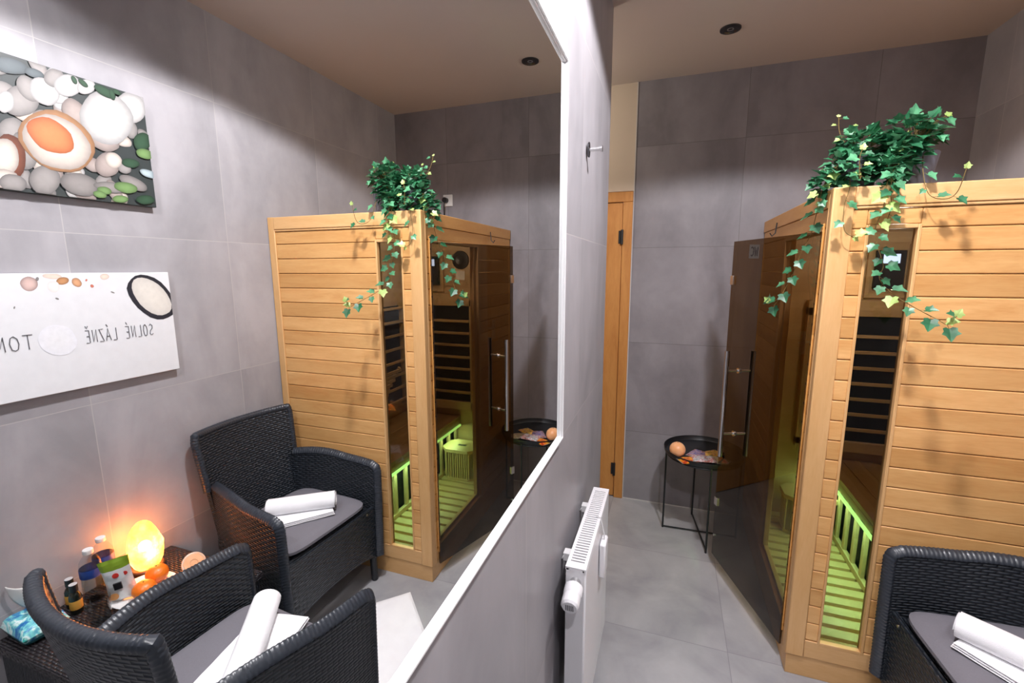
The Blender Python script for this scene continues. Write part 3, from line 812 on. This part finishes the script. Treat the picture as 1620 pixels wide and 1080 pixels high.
# tumbler
tg = MB(); tg.lathe([(.001, 0), (.025, 0), (.0275, .004), (.033, .085), (.0318, .085), (.026, .008), (.001, .007)], seg=32)
o = tg.build('drinking_glass', 'clear_glass'); o.location = (1.440, .800, Z); tag(o, 'empty clear drinking glass near the front edge of the rattan table', 'glass')
# plates
def plate(x, y, label, r=.092):
    b = MB(); b.lathe([(.001, .002), (r*.6, .002), (r*.66, .004), (r*.98, .011), (r, .013), (r*.985, .0145), (r*.66, .008), (r*.6, .006), (.001, .006)], seg=48)
    o = b.build('plate', 'ceramic'); o.location = (x, y, Z); tag(o, label, 'plate'); return o
plate(1.450, .940, 'white round plate under the snack bag and mandarins', .098)
# mandarins
def mandarin(x, y, z, r, label, mat='mandarin', sq=.84):
    e = empty('mandarin', (x, y, z), label=label, cat='fruit')
    pr = [(max(.001, r*math.cos(a)), r*sq*(1+math.sin(a))) for a in [-PI/2+PI*i/16 for i in range(17)]]
    pr[-2] = (pr[-2][0], pr[-2][1]-.0005); pr[-1] = (.001, pr[-1][1]-.002)
    b = MB(); b.lathe(pr, seg=28, mod=lambda th, zz: 1+.012*math.sin(th*5+.5)); b.build('peel', mat, e)
    b = MB(); b.lathe([(.001, 0), (.003, .0), (.0025, .002), (.001, .0025)], (0, 0, r*sq*2-.0025), seg=8); b.build('stem_end', 'stem', e)
    return e
mandarin(1.412, .918, Z+.0085, .036, 'orange mandarin on the plate, the nearer one')
mandarin(1.458, .990, Z+.0105, .036, 'orange mandarin on the plate beside the salt lamp')
# half grapefruit with cut face towards the mirror
gf = empty('cut_grapefruit', (1.400, 1.085, Z+.001), label='pale halved grapefruit with ring of flesh near the table corner', cat='fruit')
Tg = Matrix.Translation((0, 0, .030)) @ Matrix.Rotation(-.95, 4, 'Y') @ Matrix.Rotation(.25, 4, 'X')
r = .040
b = MB(); b.lathe([(.001, -r*.9)]+[(r*math.cos(a), r*.9*math.sin(a)) for a in [-PI/2+PI/2*i/10 for i in range(1, 11)]]+[(r*.9, .001), (r*.86, 0)], seg=32, T=Tg); b.build('peel', 'peel_pale', gf)
b = MB(); b.lathe([(r*.3, .0012), (r*.34, .003), (r*.80, .003), (r*.86, .0004)], seg=32, T=Tg, mod=lambda th, z: 1+.02*math.sin(9*th)); b.build('flesh', 'flesh', gf)
b = MB(); b.lathe([(.001, .0005), (r*.9, .0005)], seg=32, T=Tg); b.build('pith', 'paper', gf)
# snack bag (foil pouch, standing)
bag = empty('snack_bag', (1.470, .890, Z+.008), math.radians(-42), label='green and white foil snack bag standing on the plate', cat='snack bag')
bag.rotation_euler = (.06, .10, math.radians(-50))
b = MB()
bw, bhh, bd = .042, .165, .026
def bagp(u, v, s):
    x = (2*u-1)*bw*(1-.10*math.sin(v*PI)); e_ = math.sin(u*PI)**.5*math.sin(min(1, v*1.02)*PI)**.55 if 0 < v < 1 else 0
    d = s*(bd*e_*(1-.35*v)+.0006); cr = .003*noise.noise(Vector((u*5, v*6, s)))
    return (x, d+cr, v*bhh)
def bm(v): return 0 if v > .74 else 1
for s in (1, -1):
    for j in range(14):
        v0_, v1_ = j/14, (j+1)/14
        b.grid(lambda u, v: bagp(u if s < 0 else 1-u, v0_+(v1_-v0_)*v, s), 12, 1, m=bm(v0_))
b.build('pouch', [plain('green_foil', sc('7f9c2c'), .35, .2, .5, .1), plain('white_foil', sc('dfe3e4'), .35, .2, .5, .06)], bag, ang=60)
b = MB(); b.lathe([(.001, 0), (.009, .0003), (.009, .0010), (.001, .0014)], seg=20, T=Matrix.Translation((0.0, -.0205, .112)) @ Matrix.Rotation(PI/2-.1, 4, 'X')); b.lathe([(.001, 0), (.007, .0003), (.007, .0010), (.001, .0014)], seg=20, T=Matrix.Translation((-.024, -.0150, .108)) @ Matrix.Rotation(PI/2-.1, 4, 'X')); b.build('badge', plain('red_print', sc('c8342c'), .4), bag)
b = MB(); b.box(-.010, .012, -.0285, -.0225, .062, .086); b.build('printed_block', 'black', bag, bevel=.0005)
b = MB(); b.lathe([(.001, 0), (.013, .0003), (.013, .001), (.001, .0014)], seg=14, T=Matrix.Translation((.02, -.0215, .035)) @ Matrix.Rotation(PI/2, 4, 'X')); b.build('printed_crisp', plain('crisp_print', sc('e0a060'), .5), bag)
# tissue pack
tp = empty('tissue_pack', (1.588, .705, Z), math.radians(4), label='teal and blue soft pack of tissues at the near corner of the rattan table', cat='tissues')
def tm():
    t = NT('teal_print'); v = t.coords(); z = t.sep(v)[2]
    n = t.noise(v, 22, 3, .6, 1.5)
    c = t.ramp(n, [(.38, sc('1f6fb5')), (.50, sc('7fd6d4')), (.60, sc('e8f6f6')), (.68, sc('35a99f'))])
    c2 = t.mix(t.math('LESS_THAN', z, .022), c, sc('14707c'))
    t.base(c2, .3, 0, .5); return t.m
b = MB()
def tpp(u, v, top):
    a, c = 2*u-1, 2*v-1; e_ = (max(0, 1-abs(a)**6)*max(0, 1-abs(c)**6))**.5
    h = .032*e_; return (a*.076, c*.056, .034+(h if top else -h)+(.003*noise.noise(Vector((a*3, c*3, 2)))*e_ if top else 0))
b.grid(lambda u, v: tpp(u, v, True), 24, 16); b.grid(lambda u, v: tpp(1-u, v, False), 24, 16); b.build('wrapper', tm(), tp, ang=80)
b = MB()
def ts(u, v):
    x = (u-.5)*.13*(1-.15*v)+.02*v; y = .012*math.sin(u*9+v*3)+.02*v*math.sin(u*5); z_ = .055+v*.105*(1-.15*math.sin(u*7)**2)
    return (x, y, z_)
b.grid(ts, 24, 12); ti = b.build('tissue', 'paper', tp, ang=80); sm = ti.modifiers.new('s', 'SOLIDIFY'); sm.thickness = .001

# ------------------------------------------------------------------ black tray table with snacks
st = empty('tray_table', (.515, 2.738, 0), label='round black metal tray table by the far wall behind the glass door', cat='side table')
b = MB(); b.lathe([(.001, .500), (.205, .500), (.214, .503), (.219, .512), (.222, .532), (.219, .533), (.215, .514), (.209, .506), (.001, .504)], seg=56); b.build('tray', 'black_metal', st)
A4 = [math.radians(q) for q in (182, 98, 278, 2)]
for a in A4:
    x, y = .205*math.cos(a), .205*math.sin(a)
    b = MB(); b.tube([(x, y, 0), (x, y, .505)], .0055, 8); b.build('leg', 'black_metal', st)
for a, c in ((A4[0], A4[3]), (A4[1], A4[2])):
    b = MB(); b.tube([(.205*math.cos(a), .205*math.sin(a), .008), (.205*math.cos(c), .205*math.sin(c), .008 if a == A4[0] else .018)], .0045, 8); b.build('cross_bar', 'black_metal', st)
b = MB()
for k in range(48):
    pass
b.tube([(.205*math.cos(t*PI/24), .205*math.sin(t*PI/24), .494) for t in range(49)], .0045, 8, caps=False); b.build('top_ring', 'black_metal', st)
gfr = mandarin(.368, 2.640, .5045, .044, 'pale orange grapefruit on the black tray table', 'grapefruit', .98); gfr.name = 'grapefruit'
def packet(x, y, rz, w_, h_, cols, label, z=.5065, tilt=0, seed=0):
    e = empty('snack_packet', (x, y, z), rz, label=label, cat='snack packet', group='snack packets on the black tray')
    t = NT('packet_print'); v = t.coords()
    n = t.noise(v, 26, 3, .6, 1.2)
    t.base(t.ramp(n, [(.36, sc(cols[0])), (.46, sc(cols[1])), (.56, sc(cols[2])), (.64, sc(cols[3]))]), .3, .15, .5)
    b = MB()
    def f(u, v, top):
        a, c = 2*u-1, 2*v-1; ed = (max(0, 1-abs(a)**4)*max(0, 1-abs(c)**4))**.5
        h = .0095*ed+.0004
        zz_ = .010+(h if top else -h)+tilt*a*w_+.0016*noise.noise(Vector((a*4, c*4, seed+(0 if top else 5))))
        return (a*w_/2, c*h_/2, zz_)
    b.grid(lambda u, v: f(u, v, True), 16, 12); b.grid(lambda u, v: f(1-u, v, False), 16, 12)
    b.build('pouch', t.m, e, ang=70)
    for s in (-1, 1):
        b = MB(); b.box(s*w_/2-.004, s*w_/2+.004, -h_/2, h_/2, .0095, .0105); b.build('sealed_end', 'foil', e)
packet(.432, 2.578, .5, .115, .075, ('b8321e', 'f07a28', 'f6c63c', 'd94a2a'), 'orange and yellow snack packet nearest the grapefruit', seed=1)
packet(.478, 2.685, 1.1, .115, .085, ('4a3f7a', '8d86b8', 'caa08c', '7c3d52'), 'purple snack packet at the back of the pile', seed=2)
packet(.505, 2.600, .15, .12, .085, ('8a8f96', 'd6d8da', 'a83232', 'e2dfdb'), 'silver and white snack packet in the middle of the pile', z=.515, seed=3)
packet(.575, 2.625, -.4, .12, .085, ('6a5a4a', 'b59f88', '8c8f5a', 'e3d8c8'), 'brown and olive snack packet at the right of the pile', seed=4)
packet(.560, 2.715, .7, .11, .075, ('5b4432', 'd8b13c', 'c98a6c', '6b5a86'), 'yellow and brown snack packet behind the silver one', seed=5)

# ------------------------------------------------------------------ bath mat
b = MB()
mo = Vector((.83, 1.45, 0))
MW, ML = .34, .60
def mt(u, v, top):
    a, c = 2*u-1, 2*v-1; ed = min(1, (1-abs(a))*25, (1-abs(c))*30)
    return (a*MW/2, c*ML/2, .001+(.008*math.sqrt(max(0, ed))+.001*noise.noise(Vector((u*9, v*12, 0))) if top else 0))
b.grid(lambda u, v: mt(u, v, True), 30, 40); b.grid(lambda u, v: mt(1-u, v, False), 4, 4)
o = b.build('bath_mat', 'towel'); o.location = (.765, 1.391, 0); o.rotation_euler = (0, 0, math.radians(-45)); tag(o, 'white terry bath mat on the floor in front of the armchair by the sauna', 'bath mat')

# ------------------------------------------------------------------ wall outlet with plug
ou = empty('wall_socket', (1.253, D, 2.062), label='white wall socket with black plug high on the far wall above the sauna', cat='socket')
boxes('cover', [(-.036, .036, -.010, 0, -.040, .040)], 'cap_white', ou, .003)
pg = MB(); pg.tube([(.012, -.010, 0), (.012, -.040, 0)], .019, 18); pl_ = pg.build('plug', 'black', ou)
b = MB(); b.tube(smoothpath([(.012, -.036, -.01), (.012, -.045, -.04), (.02, -.03, -.10), (.02, -.02, -.2), (.02, -.02, -.233)]), .0045, 8); b.build('cord', 'black', pl_)

# ------------------------------------------------------------------ canvases on the right wall
XF = 1.645
def ell(b, L, matmap, x0, seg=22, dx=.00006, jit=.04, drop=0):
    for i, (cy, cz, ay, az, by, bz, k) in enumerate(L):
        x = x0-dx*(i+1); pts = []
        for s in range(seg):
            th = 2*PI*s/seg; r = 1+jit*noise.noise(Vector((math.cos(th)*1.5, math.sin(th)*1.5, i*3.1)))*2
            y = cy+(ay*math.cos(th)+by*math.sin(th))*r; z = cz+(az*math.cos(th)+bz*math.sin(th))*r
            pts.append((x, y, z))
        yield i, x, pts, k, (cy, cz)
def clipz(pts, ya, yb, za, zb):
    # Sutherland-Hodgman against a rectangle in y,z
    def cl(P, ax, lim, keep_less):
        out = []
        for i in range(len(P)):
            a, c = P[i-1], P[i]
            ina = (a[ax] <= lim) if keep_less else (a[ax] >= lim); inc = (c[ax] <= lim) if keep_less else (c[ax] >= lim)
            if ina != inc:
                t = (lim-a[ax])/(c[ax]-a[ax]); out.append(tuple(a[k]+(c[k]-a[k])*t for k in range(3)))
            if inc: out.append(c)
        return out
    for ax, lim, kl in ((1, yb, True), (1, ya, False), (2, zb, True), (2, za, False)):
        if len(pts) < 3: return []
        pts = cl(pts, ax, lim, kl)
    return pts
STONES = [
(0.897,2.193,0.042,0.003,-0.008,-0.024,'slate'),(0.953,2.193,0.023,-0.002,-0.006,-0.014,'slate'),(0.867,2.114,0.031,-0.004,-0.011,-0.027,'stone'),
(0.909,2.098,0.042,0.004,-0.013,-0.047,'stone'),(0.872,2.082,0.021,0.007,-0.004,-0.032,'white'),(0.932,2.141,0.019,-0.028,-0.019,-0.024,'stone'),
(0.973,2.146,0.029,-0.022,-0.024,-0.036,'white'),(1.003,2.197,0.025,-0.001,-0.012,-0.031,'stone'),(1.037,2.186,0.037,0.006,-0.010,-0.036,'white'),
(1.047,2.104,0.025,-0.033,-0.026,-0.029,'pink'),(0.875,2.000,0.025,-0.013,-0.021,-0.039,'stone'),(0.896,1.947,0.029,0.019,0.009,-0.053,'stone'),
(1.119,2.034,0.044,-0.013,-0.017,-0.034,'pink'),(1.089,2.200,0.027,0.010,-0.004,-0.026,'white'),(1.220,2.172,0.051,-0.004,-0.025,-0.057,'white'),(1.140,2.112,0.062,-0.044,-0.057,-0.080,'white'),
(0.861,1.922,0.039,0.017,0.000,-0.066,'brown'),(0.847,1.919,0.036,0.014,0.000,-0.054,'cream'),(0.832,1.854,0.041,0.008,-0.004,-0.027,'cream'),(0.858,1.845,0.031,-0.002,-0.007,-0.027,'stone'),
(0.937,1.868,0.037,-0.002,-0.013,-0.048,'stone'),(1.120,1.952,0.030,-0.015,-0.025,-0.043,'pink'),(1.173,1.952,0.020,-0.009,-0.011,-0.019,'stone'),(1.141,1.972,0.020,-0.016,-0.018,-0.023,'cream'),
(1.029,1.869,0.052,-0.008,-0.013,-0.038,'grey'),(1.120,1.874,0.051,-0.001,-0.005,-0.019,'grey'),(1.197,1.902,0.045,-0.016,-0.011,-0.021,'grey'),
(0.988,1.997,0.087,-0.037,-0.047,-0.091,'wood'),(0.986,1.994,0.078,-0.033,-0.040,-0.079,'cream'),(0.971,2.012,0.053,-0.026,-0.025,-0.047,'orange'),
(1.248,2.061,0.022,-0.016,-0.024,-0.032,'green'),(1.196,1.973,0.030,0.001,-0.004,-0.017,'green'),(1.251,2.018,0.031,-0.002,-0.006,-0.018,'leaf'),(1.255,1.946,0.030,-0.006,-0.006,-0.014,'pale'),
(1.232,1.846,0.033,0.004,-0.002,-0.018,'green'),(1.169,1.881,0.038,-0.002,-0.006,-0.020,'leaf'),(1.099,1.860,0.022,-0.003,-0.005,-0.013,'leaf'),(1.083,1.844,0.020,-0.002,-0.003,-0.012,'leaf'),(1.146,1.837,0.027,0.003,-0.001,-0.013,'leaf'),
(1.143,2.203,0.030,-0.010,-0.009,-0.015,'green'),(1.165,2.201,0.004,-0.018,-0.008,-0.006,'green'),(1.081,2.209,0.012,-0.008,-0.005,-0.008,'green'),(1.056,2.210,0.005,-0.011,-0.006,-0.005,'green'),(1.181,2.214,0.012,-0.004,-0.004,-0.008,'green')]
# the rest of the print, left of what the mirror shows
rs = random.Random(4)
for k in range(46):
    yy = rs.uniform(.84, 1.27); z_ = rs.uniform(1.83, 2.22); a = rs.uniform(0, PI); ra, rb = rs.uniform(.026, .045), rs.uniform(.018, .030)
    if yy > 1.16 and z_ < 2.04: continue
    STONES.insert(0, (yy, z_, ra*math.cos(a), ra*math.sin(a), -rb*math.sin(a), rb*math.cos(a), rs.choice(['stone', 'white', 'pink', 'stone', 'cream'])))
for k in range(34):
    yy = rs.uniform(.29, .84); z_ = rs.uniform(1.84, 2.21); a = rs.uniform(0, PI); ra, rb = rs.uniform(.03, .06), rs.uniform(.022, .04)
    STONES.insert(0, (yy, z_, ra*math.cos(a), ra*math.sin(a), -rb*math.sin(a), rb*math.cos(a), rs.choice(['stone', 'grey', 'white', 'pink', 'stone'])))
PC = {'stone': '97928f', 'white': 'c9c7c4', 'pink': 'a59892', 'slate': '5b6468', 'grey': '8d8885', 'cream': 'd2c6bb', 'wood': 'bd8d66', 'brown': '7d4a38', 'orange': 'd87f52', 'green': '35503c', 'leaf': '71905a', 'pale': 'a9b8bc'}
def print_mat(h, edge=.62):
    """printed pebble: the photograph on the canvas shades each motif towards its rim; attribute 'rim' holds 0 at the middle"""
    t = NT('print_'+h); at = t.node('ShaderNodeAttribute', attribute_name='rim'); c = sc(h)
    n = t.noise(t.coords(), 60, 3)
    f = t.math('MULTIPLY', t.math('POWER', at.outputs['Fac'], 2.5), .85)
    col = t.mix(f, c, (c[0]*edge*.6, c[1]*edge*.6, c[2]*edge*.62, 1))
    v = t.math('MULTIPLY_ADD', n, .2, .9)
    t.base(t.mix(1, col, t.comb(v, v, v), 'MULTIPLY'), .45, 0, .3); return t.m
def print_obj(name, L, cmap, ya, yb, za, zb, parent, x0=XF, seg=22, edges=None):
    b = MB(); keys = list(cmap); rim = []
    for i, x, pts, k, c in ell(b, L, None, x0, seg):
        P = clipz(pts, ya, yb, za, zb)
        if len(P) < 3: continue
        cc = (sum(p[1] for p in P)/len(P), sum(p[2] for p in P)/len(P)); n = len(b.v)
        # fan of two rings
        lx, ly, lz = parent.location
        b.v.append((x-lx, cc[0]-ly, cc[1]-lz)); rim.append(0)
        for p in P: b.v.append((p[0]-lx, (p[1]+cc[0])/2-ly, (p[2]+cc[1])/2-lz)); rim.append(.5)
        for p in P: b.v.append((p[0]-lx, p[1]-ly, p[2]-lz)); rim.append(1)
        m = len(P); mi = keys.index(k)
        for q in range(m):
            q2 = (q+1) % m
            b.face((n, n+1+q2, n+1+q), mi); b.face((n+1+q, n+1+q2, n+1+m+q2, n+1+m+q), mi)
    o = b.build(name, [print_mat(cmap[k], (edges or {}).get(k, .62)) for k in keys], parent, smooth=False)
    at = o.data.attributes.new('rim', 'FLOAT', 'POINT'); at.data.foreach_set('value', rim)
    return o
pic = empty('canvas_picture', (1.645, .77, 1.822), label='upper wall canvas printed with pebbles, a wooden bowl and green leaves', cat='picture')
boxes('canvas', [(0, .025, -.495, .503, 0, .405)], [plain('dark_print_ground', sc('2d3434'), .5)], pic, .001)
print_obj('print', STONES, PC, .277, 1.272, 1.824, 2.226, pic, x0=XF)
def pz(L): return [[(XF-.0035-pic.location[0], y-.77, z-1.822) for y, z in q] for q in L]
b = MB()
for q in pz([[(.945, 2.045), (.965, 2.03), (.985, 2.0), (1.0, 1.965)], [(.935, 2.035), (.965, 2.03), (1.0, 2.0), (1.02, 1.985)], [(.965, 2.05), (.967, 2.03), (.96, 2.0)]]): b.tube(q, .0016, 5)
b.build('printed_twine', plain('twine_print', sc('f6d3b4'), .6), pic)

sg = empty('canvas_sign', (1.645, .77, 1.17), label='white wall canvas lettered SOLNÉ LÁZNĚ below the pebble picture', cat='sign')
boxes('canvas', [(0, .025, -.495, .516, 0, .40)], [plain('white_canvas', sc('dcdde0'), .55)], sg, .002)
SIGN = [
(0.857,1.537,0.020,-0.008,-0.008,-0.021,'pink'),(0.917,1.560,0.025,-0.003,-0.003,-0.009,'cream'),(0.942,1.544,0.018,0.003,0.000,-0.012,'brown'),(0.980,1.538,0.010,-0.012,-0.009,-0.010,'orange'),
(0.916,1.526,0.013,-0.011,-0.010,-0.016,'pale'),(1.064,1.556,0.014,-0.000,-0.002,-0.011,'cream'),(1.022,1.524,0.004,-0.004,-0.003,-0.004,'red'),(1.008,1.545,0.003,0.000,-0.001,-0.004,'red'),
(0.920,1.486,0.004,-0.003,-0.002,-0.002,'grey'),(1.082,1.499,0.006,-0.003,-0.001,-0.002,'grey'),(0.878,1.552,0.004,0.000,-0.001,-0.006,'grey'),(0.812,1.465,0.002,-0.000,-0.001,-0.004,'grey'),
(1.214,1.472,0.068,-0.076,-0.049,-0.048,'plate'),(1.214,1.476,0.058,-0.067,-0.037,-0.037,'salt'),(0.905,1.348,0.047,-0.019,-0.014,-0.049,'logo')]
SC_ = {'pink': 'd9bcb4', 'cream': 'e6d3c4', 'brown': 'c99468', 'orange': 'dba67e', 'red': 'd9806c', 'pale': 'e6e2de', 'grey': '8d8a88', 'plate': '34343c', 'salt': 'dcd7ce', 'logo': 'e2e3e6'}
print_obj('print', SIGN, SC_, .277, 1.284, 1.172, 1.568, sg, edges={'salt': 1.35, 'logo': 1.67, 'plate': 1, 'pale': 1.4, 'cream': 1.2})
LET = {'S': [[(.9, .85), (.6, 1), (.15, .85), (.2, .6), (.7, .4), (.85, .15), (.5, 0), (.1, .12)]], 'O': [[(.5, 1), (.15, .8), (.05, .45), (.2, .08), (.5, 0), (.8, .1), (.95, .5), (.8, .88), (.5, 1)]],
 'L': [[(.15, 1), (.15, 0), (.85, 0)]], 'N': [[(.1, 0), (.12, 1), (.85, .02), (.88, 1)]], 'É': [[(.85, 1), (.15, 1), (.13, 0), (.85, 0)], [(.15, .52), (.7, .52)], [(.4, 1.15), (.65, 1.35)]],
 'Á': [[(0, 0), (.5, 1), (1, 0)], [(.2, .36), (.8, .36)], [(.45, 1.15), (.7, 1.35)]], 'Z': [[(.1, 1), (.9, 1), (.08, 0), (.92, 0)]], 'Ě': [[(.85, 1), (.15, 1), (.13, 0), (.85, 0)], [(.15, .52), (.7, .52)], [(.25, 1.35), (.5, 1.15), (.75, 1.35)]],
 'T': [[(0, 1), (1, 1)], [(.5, 1), (.5, 0)]], 'M': [[(.05, 0), (.12, 1), (.5, .25), (.88, 1), (.95, 0)]]}
b = MB()
def word(txt, ya, yb, zb, h):
    n = len(txt); stp = (ya-yb)/n
    for i, ch in enumerate(txt):
        if ch == ' ': continue
        for L in LET[ch]:
            b.tube([(-.0019, ya-(i+.1+.72*u)*stp-.77, zb+v*h-1.17) for u, v in L], .0011, 5)
word('SOLNÉ LÁZNĚ', 1.203, .975, 1.326, .044); word('TOM', .845, .745, 1.330, .046)
b.build('lettering', 'ink', sg)

# ------------------------------------------------------------------ ivy
LOBES = [(0, 0), (.22, -.12), (.50, -.02), (.46, .22), (.66, .46), (.34, .58), (.16, .84), (0, 1.02), (-.16, .84), (-.34, .58), (-.66, .46), (-.46, .22), (-.50, -.02), (-.22, -.12)]
def add_leaf(b, pos, direction, nrm, size, m, rnd):
    d = Vector(direction).normalized(); n = Vector(nrm); n = (n-d*n.dot(d))
    n = n.normalized() if n.length > 1e-4 else d.orthogonal().normalized()
    s = d.cross(n); p = Vector(pos); i0 = len(b.v)
    fold = rnd.uniform(.12, .35); droop = rnd.uniform(.05, .35)
    ctr = p+d*.3*size; b.v.append(tuple(ctr))
    for (u, v) in LOBES:
        q = p+s*u*size*.9+d*v*size+n*(abs(u)*fold-droop*v*v*.5)*size
        b.v.append(tuple(q))
    k = len(LOBES)
    for i in range(k): b.face((i0, i0+1+i, i0+1+(i+1) % k), m)
def vine(b, bs, path, rnd, size=.026, every=.03, m=(0, 1), side=(0, -1, 0), young=0):
    P = smoothpath(path, 8); bs.tube(P, .0011, 5)
    L = 0; k = 0
    for a, c in zip(P[:-1], P[1:]):
        L += (c-a).length
        if L > every*(.7+.6*rnd.random()):
            L = 0; k += 1; t = (c-a).normalized(); sd = t.cross(Vector(side)).normalized()*(1 if k % 2 else -1)
            d = (sd*.8+t*.3+Vector((0, 0, -.35))+Vector(side)*.35).normalized()
            st_ = c+d*.012+Vector(side)*.006; bs.tube([c, st_], .0006, 4)
            nrm = Vector(side)*.8+Vector((rnd.uniform(-.4, .4), rnd.uniform(-.3, .3), .75))
            add_leaf(b, st_, d, nrm, size*rnd.uniform(.7, 1.2), 2 if rnd.random() < young else rnd.choice(m), rnd)
    add_leaf(b, P[-1], (P[-1]-P[-3]).normalized(), Vector(side)+Vector((0, 0, .5)), size*.7, 2, rnd)
def ivy(loc, label, blob, vines, sprigs, seed, n):
    rnd = random.Random(seed)
    e = empty('potted_ivy', loc, label=label, cat='plant')
    b = MB(); b.lathe([(.001, 0), (.048, 0), (.052, .004), (.068, .118), (.066, .120), (.061, .112), (.001, .108)], seg=36); pot = b.build('pot', 'pot', e)
    b = MB(); b.lathe([(.001, .110), (.061, .110)], seg=24); b.build('soil', 'soil', pot)
    fo, ss = MB(), MB(); L0 = Vector(loc)
    for (cx, cy, cz, rx, ry, rz_, cnt) in blob:
        for i in range(int(cnt*n)):
            while True:
                q = Vector((rnd.uniform(-1, 1), rnd.uniform(-1, 1), rnd.uniform(-1, 1)))
                if .35 < q.length < 1: break
            p = Vector((cx+q.x*rx, cy+q.y*ry, cz+q.z*rz_))
            if p.z < SZ+.004 and p.y > SY-.01 and p.x > SX-.004: continue
            o_ = Vector((q.x, q.y-.25, q.z*.6+.1)).normalized()
            d = (o_+Vector((rnd.uniform(-.6, .6), rnd.uniform(-.6, .6), rnd.uniform(-.8, .3)))).normalized()
            nrm = Vector((rnd.uniform(-.4, .4), rnd.uniform(-.7, .1), 1))
            mm = 2 if rnd.random() < .02 else (1 if rnd.random() < .33 else 0)
            add_leaf(fo, p-L0, d, nrm, rnd.uniform(.024, .038), mm, rnd)
            if i % 3 == 0: ss.tube([Vector((rnd.uniform(-.03, .03), rnd.uniform(-.03, .03), .11)), (p-L0)*.6+Vector((0, 0, .05)), p-L0], .0009, 4)
    for v in vines:
        vine(fo, ss, [Vector(q)-L0 for q in v['p']], rnd, v.get('s', .026), v.get('e', .03), v.get('m', (0, 1)), v.get('side', (0, -1, 0)), v.get('y', 0))
    fo.build('foliage', ['leaf', 'leaf2', 'leaf3'], e, smooth=False); ss.build('stems', 'stem', e)
    return e
TOPZ = SZ-.0118
ivy((1.022, 1.925, TOPZ), 'potted ivy on the sauna roof, the one whose long vine hangs across the window',
    [(1.0, 1.895, 2.0, .075, .07, .07, 1.0), (.965, 1.87, 1.93, .07, .06, .07, .9), (.93, 1.85, 1.885, .05, .05, .045, .4)],
    [dict(p=[(1.0, 1.90, 1.96), (.95, 1.83, 1.90), (.915, 1.795, 1.84), (.912, 1.79, 1.763), (.896, 1.785, 1.705), (.908, 1.785, 1.645), (.928, 1.782, 1.585), (.921, 1.78, 1.544), (.951, 1.765, 1.50), (.985, 1.72, 1.465), (1.030, 1.66, 1.428), (1.050, 1.64, 1.415), (1.066, 1.64, 1.440)], e=.022, s=.036, m=(1, 0, 1), y=.1),
     dict(p=[(1.0, 1.90, 1.95), (.94, 1.82, 1.90), (.925, 1.79, 1.83), (.93, 1.785, 1.77), (.925, 1.785, 1.73)], e=.02, s=.03),
     dict(p=[(1.03, 1.88, 1.95), (1.01, 1.81, 1.87), (1.02, 1.78, 1.80), (1.055, 1.765, 1.782), (1.075, 1.75, 1.80), (1.085, 1.742, 1.865)], e=.05, s=.026, m=(0, 1)),
     dict(p=[(1.02, 1.92, 1.97), (1.03, 1.96, 2.04), (1.03, 1.99, 2.085)], e=.022, s=.028, m=(1, 2)),
     dict(p=[(1.03, 1.93, 1.97), (1.07, 1.96, 2.04), (1.12, 1.98, 2.075)], e=.022, s=.030)], None, 11, 125)
ivy((.868, 1.930, TOPZ), 'potted ivy on the sauna roof corner, its vine hanging beside the glass door',
    [(.875, 1.90, 1.985, .08, .07, .055, 1.0), (.835, 1.87, 1.91, .07, .055, .06, .8), (.765, 1.885, 1.865, .035, .05, .045, .3)],
    [dict(p=[(.85, 1.90, 1.96), (.79, 1.87, 1.90), (.757, 1.875, 1.83), (.755, 1.89, 1.77), (.752, 1.92, 1.70), (.73, 1.94, 1.63), (.715, 1.955, 1.56), (.69, 1.96, 1.49), (.665, 1.965, 1.44), (.645, 1.965, 1.452)], e=.026, s=.034, side=(-.7, -.7, 0), m=(0, 0, 1)),
     dict(p=[(.85, 1.90, 1.95), (.78, 1.86, 1.90), (.755, 1.85, 1.84), (.752, 1.86, 1.80)], e=.02, s=.028, side=(-.6, -.8, 0), y=.25),
     dict(p=[(.85, 1.93, 1.97), (.83, 2.0, 2.05), (.832, 2.045, 2.12)], e=.03, s=.02, m=(1, 2), y=.4),
     dict(p=[(.86, 1.93, 1.97), (.875, 2.0, 2.04), (.88, 2.02, 2.075)], e=.03, s=.02, m=(2, 1), y=.4),
     dict(p=[(.86, 1.88, 1.93), (.845, 1.80, 1.87), (.835, 1.778, 1.86), (.828, 1.772, 1.92), (.832, 1.77, 1.945)], e=.016, s=.028, m=(1, 1, 2)),
     dict(p=[(.83, 1.85, 1.88), (.815, 1.79, 1.83), (.804, 1.785, 1.77), (.812, 1.785, 1.70), (.84, 1.785, 1.675)], e=.06, s=.028, m=(1, 2))], None, 23, 125)
